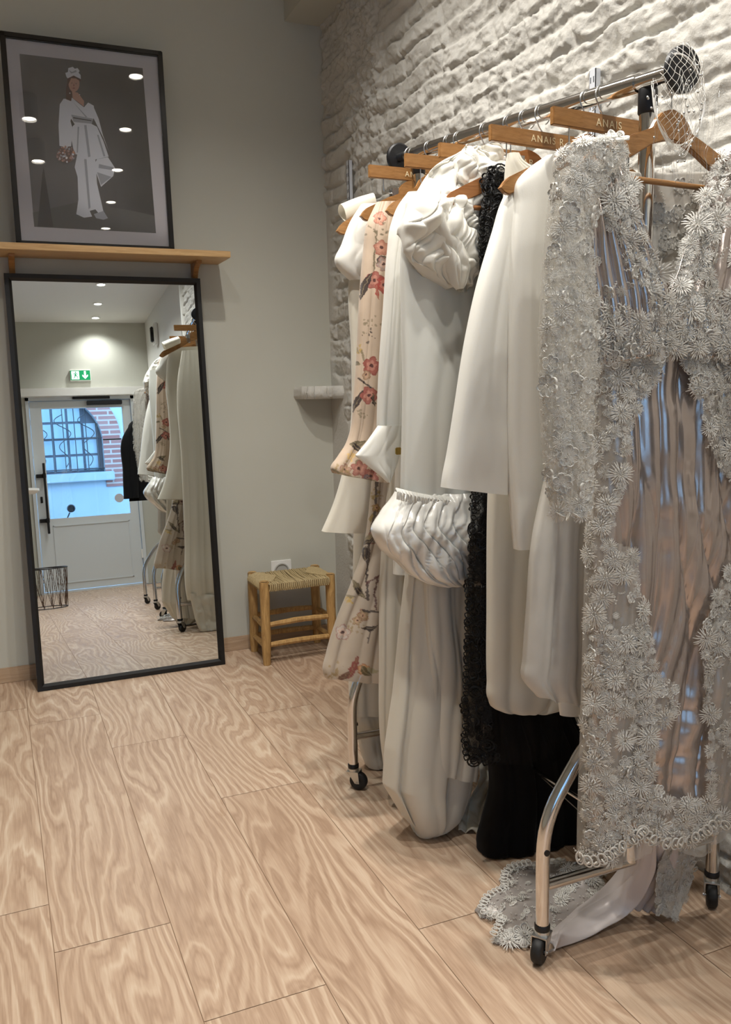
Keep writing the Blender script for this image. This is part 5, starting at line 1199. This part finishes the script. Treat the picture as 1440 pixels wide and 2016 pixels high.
def clipd(a, b): return a*a+b*b < 1.05
for c_i in np.arange(-2.2, 2.21, .20):
    for sg_ in (-1, 1):
        L = []
        for t in np.linspace(-1.5, 1.5, 50):
            a = t*.72+c_i*.5*1.0; b = sg_*t*.62+c_i*0.
            a = c_i+sg_*t*.75; b = t*.8
            if clipd(a, b): L.append(vpt(a, b))
            elif len(L) > 2: net.tube(L, .00035, 4); L = []
            else: L = []
        if len(L) > 2: net.tube(L, .00035, 4)
# gathered strands falling from the left side of the dome
for i in range(16):
    t = i/15; P = [ony(1284+10*t+3*math.sin(i*2.), 160+4*i, 1.245), ony(1288+14*t, 215+3*i, 1.235), ony(1300+40*t+6*math.sin(i), 250+4*i, 1.232), ony(1322+44*t, 300-2*i, 1.235)]
    P = np.array(P); Q_ = np.stack([catmull(np.linspace(0, 1, 16), np.linspace(0, 1, 4), P[:, k_]) for k_ in range(3)], -1); net.tube(Q_, .0004, 4)
net.build('net', mat('white_net_thread', h_('E9E6DE'), .5), vl, auto=False)
vb = MB()
for i in range(34):
    q = random.uniform(0, 6.28); r_ = random.uniform(.2, 1.55); a, b = r_*math.cos(q), r_*math.sin(q)*1.0; p = vpt(a*.9, b*.75-.1)
    vb.lathe([(0, -.0021), (.0015, -.0015), (.0021, 0), (.0015, .0015), (0, .0021)], (p[0], p[1]-.002, p[2]), 'z', 8)
# faint outer net skirt
for i in range(26):
    a0_ = random.uniform(-1.2, 1.9); L = [vpt(a0_+.25*math.sin(t*2+i)*t, .2-t*1.75+.1*math.sin(t*5+i)) for t in np.linspace(0, 1, 14)]; vb.tube(L, .0002, 4)
vb.build('bead', M['steel'], vl, auto=False)['kind'] = 'stuff'

# ================================================================== things seen only in the mirror
r2 = thing('clothes_rack', 'second chrome clothes rack nearer the door, seen only in the mirror', 'rack', (1.25, .35, 0))
e3 = rack_end(r2, 1.04, 1.45, .02, 1.24, 1.62, (-.7, -.7)); e4 = rack_end(r2, 1.02, 1.43, .66, 1.22, 1.62, (-.7, -.7)); MB().tube([(1.242, -.12, 1.635), (1.218, .82, 1.635)], .015, 18).build('rail', M['chrome'], r2)
bc = thing('black_coat', 'black jacket hanging on the second rack, seen only in the mirror', 'jacket', (1.2, .0, .85))
def wrows(name, rows, y, m, par, **kw):     # world-space rows (z, x0, x1, depth)
    zz_ = np.array([r[0] for r in rows]); nv_ = 90; v = np.linspace(0, 1, nv_); pz_ = zz_[0]+(zz_[-1]-zz_[0])*v; T = -zz_
    L = catmull(-pz_, T, [r[1] for r in rows]); R = catmull(-pz_, T, [r[2] for r in rows]); D = catmull(-pz_, T, [r[3] for r in rows]); th_ = np.linspace(0, 2*PI, 90, endpoint=False); s = (1-np.cos(th_))/2
    fs = np.abs(np.sin(th_))**.6*np.sign(np.sin(th_)); G = np.zeros((nv_, 90, 3)); k_ = kw.get('k', 4); am = kw.get('amp', .01)
    G[..., 0] = L[:, None]+(R-L)[:, None]*s; G[..., 1] = y-fs*D[:, None]/2-am*fs*(ridg(s[None]*k_+kw.get('seed', 0)+.2*vn(v[:, None]*3, s[None]*2))-.5)*(0.4+v[:, None]); G[..., 2] = pz_[:, None]
    return MB().grid(G, closeu=True).build(name, m, par, auto=False)
wrows('jacket_body', [(1.57, 1.15, 1.32, .04), (1.52, 1.04, 1.38, .07), (1.4, 1.00, 1.41, .09), (1.1, .97, 1.42, .10), (.86, .96, 1.41, .10)], .10, M['blackc'], bc)
wrows('sleeve', [(1.50, 1.02, 1.09, .05), (1.4, .95, 1.06, .08), (1.1, .92, 1.04, .09), (.88, .91, 1.03, .09)], .16, M['blackc'], bc, k=2)
hh = ctree(hb); hh.location = (1.236, .10, 1.632); hh['group'] = HG; tag(hh, 'wooden hanger inside the black jacket on the second rack')
bk_ = thing('wire_basket', 'black wire basket with a geometric pattern on the floor, seen only in the mirror', 'basket', (.30, -.72, 0))
m = MB(); Rb = .185; cb_ = (.30, -.72)
for z, r_ in ((.005, Rb*.9), (.35, Rb)): m.tube([(cb_[0]+r_*math.cos(q), cb_[1]+r_*math.sin(q), z) for q in np.linspace(0, 2*PI, 40, endpoint=False)], .004 if z < .1 else .006, 6, closed=True)
m.build('rims', M['black'], bk_); m = MB()
for i in range(14):
    q0 = 2*PI*i/14
    for dq in (-.45, .0, .45, .22): m.tube([(cb_[0]+Rb*.9*math.cos(q0), cb_[1]+Rb*.9*math.sin(q0), .005), (cb_[0]+Rb*math.cos(q0+dq), cb_[1]+Rb*math.sin(q0+dq), .35)], .0018, 5)
m.build('wire_lattice', mat('bronze_wire', h_('5A463C'), .4, .6), bk_)
tb = thing('white_table', 'edge of a white rounded tabletop at the left of the mirror reflection', 'table', (.02, -1.0, 0))
MB().lathe([(0, 1.02), (.27, 1.03), (.30, 1.05), (.30, 1.07), (.26, 1.06), (0, 1.05)], (.02, -1.0, 0), 'z', 40).build('seat', M['white'], tb)  # round top of the white table, only its edge shows in the mirror
MB().lathe([(.03, 1.02), (.05, .9), (.03, .5), (.03, .04), (.18, .02), (.18, 0)], (.02, -1.0, 0), 'z', 28).build('pedestal', M['white'], tb)
# ------------------------------------------------------------------ light
def spl(x, y, z, pw, size=1.5, blend=.55, tgt=None, col=(1, .962, .90), r=.03):
    l = bpy.data.lights.new('spot_light', 'SPOT'); l.energy = pw; l.spot_size = size; l.spot_blend = blend; l.color = col; l.shadow_soft_size = r
    o = bpy.data.objects.new('spot_light', l); COL.objects.link(o); o.location = (x, y, z)
    if tgt is not None: o.rotation_euler = (Vector(tgt)-Vector((x, y, z))).to_track_quat('-Z', 'Y').to_euler()
    return o
PWS = 59
for i, (x, y) in enumerate(spots):
    rec = i < 8
    spl(x, y, CZ-(.012 if rec else .135), PWS*((1.05, 1., .78, .72, .9)[i] if i < 5 else (.6 if rec else .9)), 2.3, .85)
w = bpy.data.worlds.new('sky'); SC.world = w; w.use_nodes = True; bg = w.node_tree.nodes['Background']; bg.inputs[0].default_value = (.36, .64, 1, 1); bg.inputs[1].default_value = 10.0
SC.view_settings.exposure = 0.26
SC.cycles.max_bounces = 8; SC.cycles.transparent_max_bounces = 24; SC.cycles.diffuse_bounces = 4; SC.cycles.glossy_bounces = 5
SC.cycles.sample_clamp_indirect = 6; SC.cycles.use_denoising = True
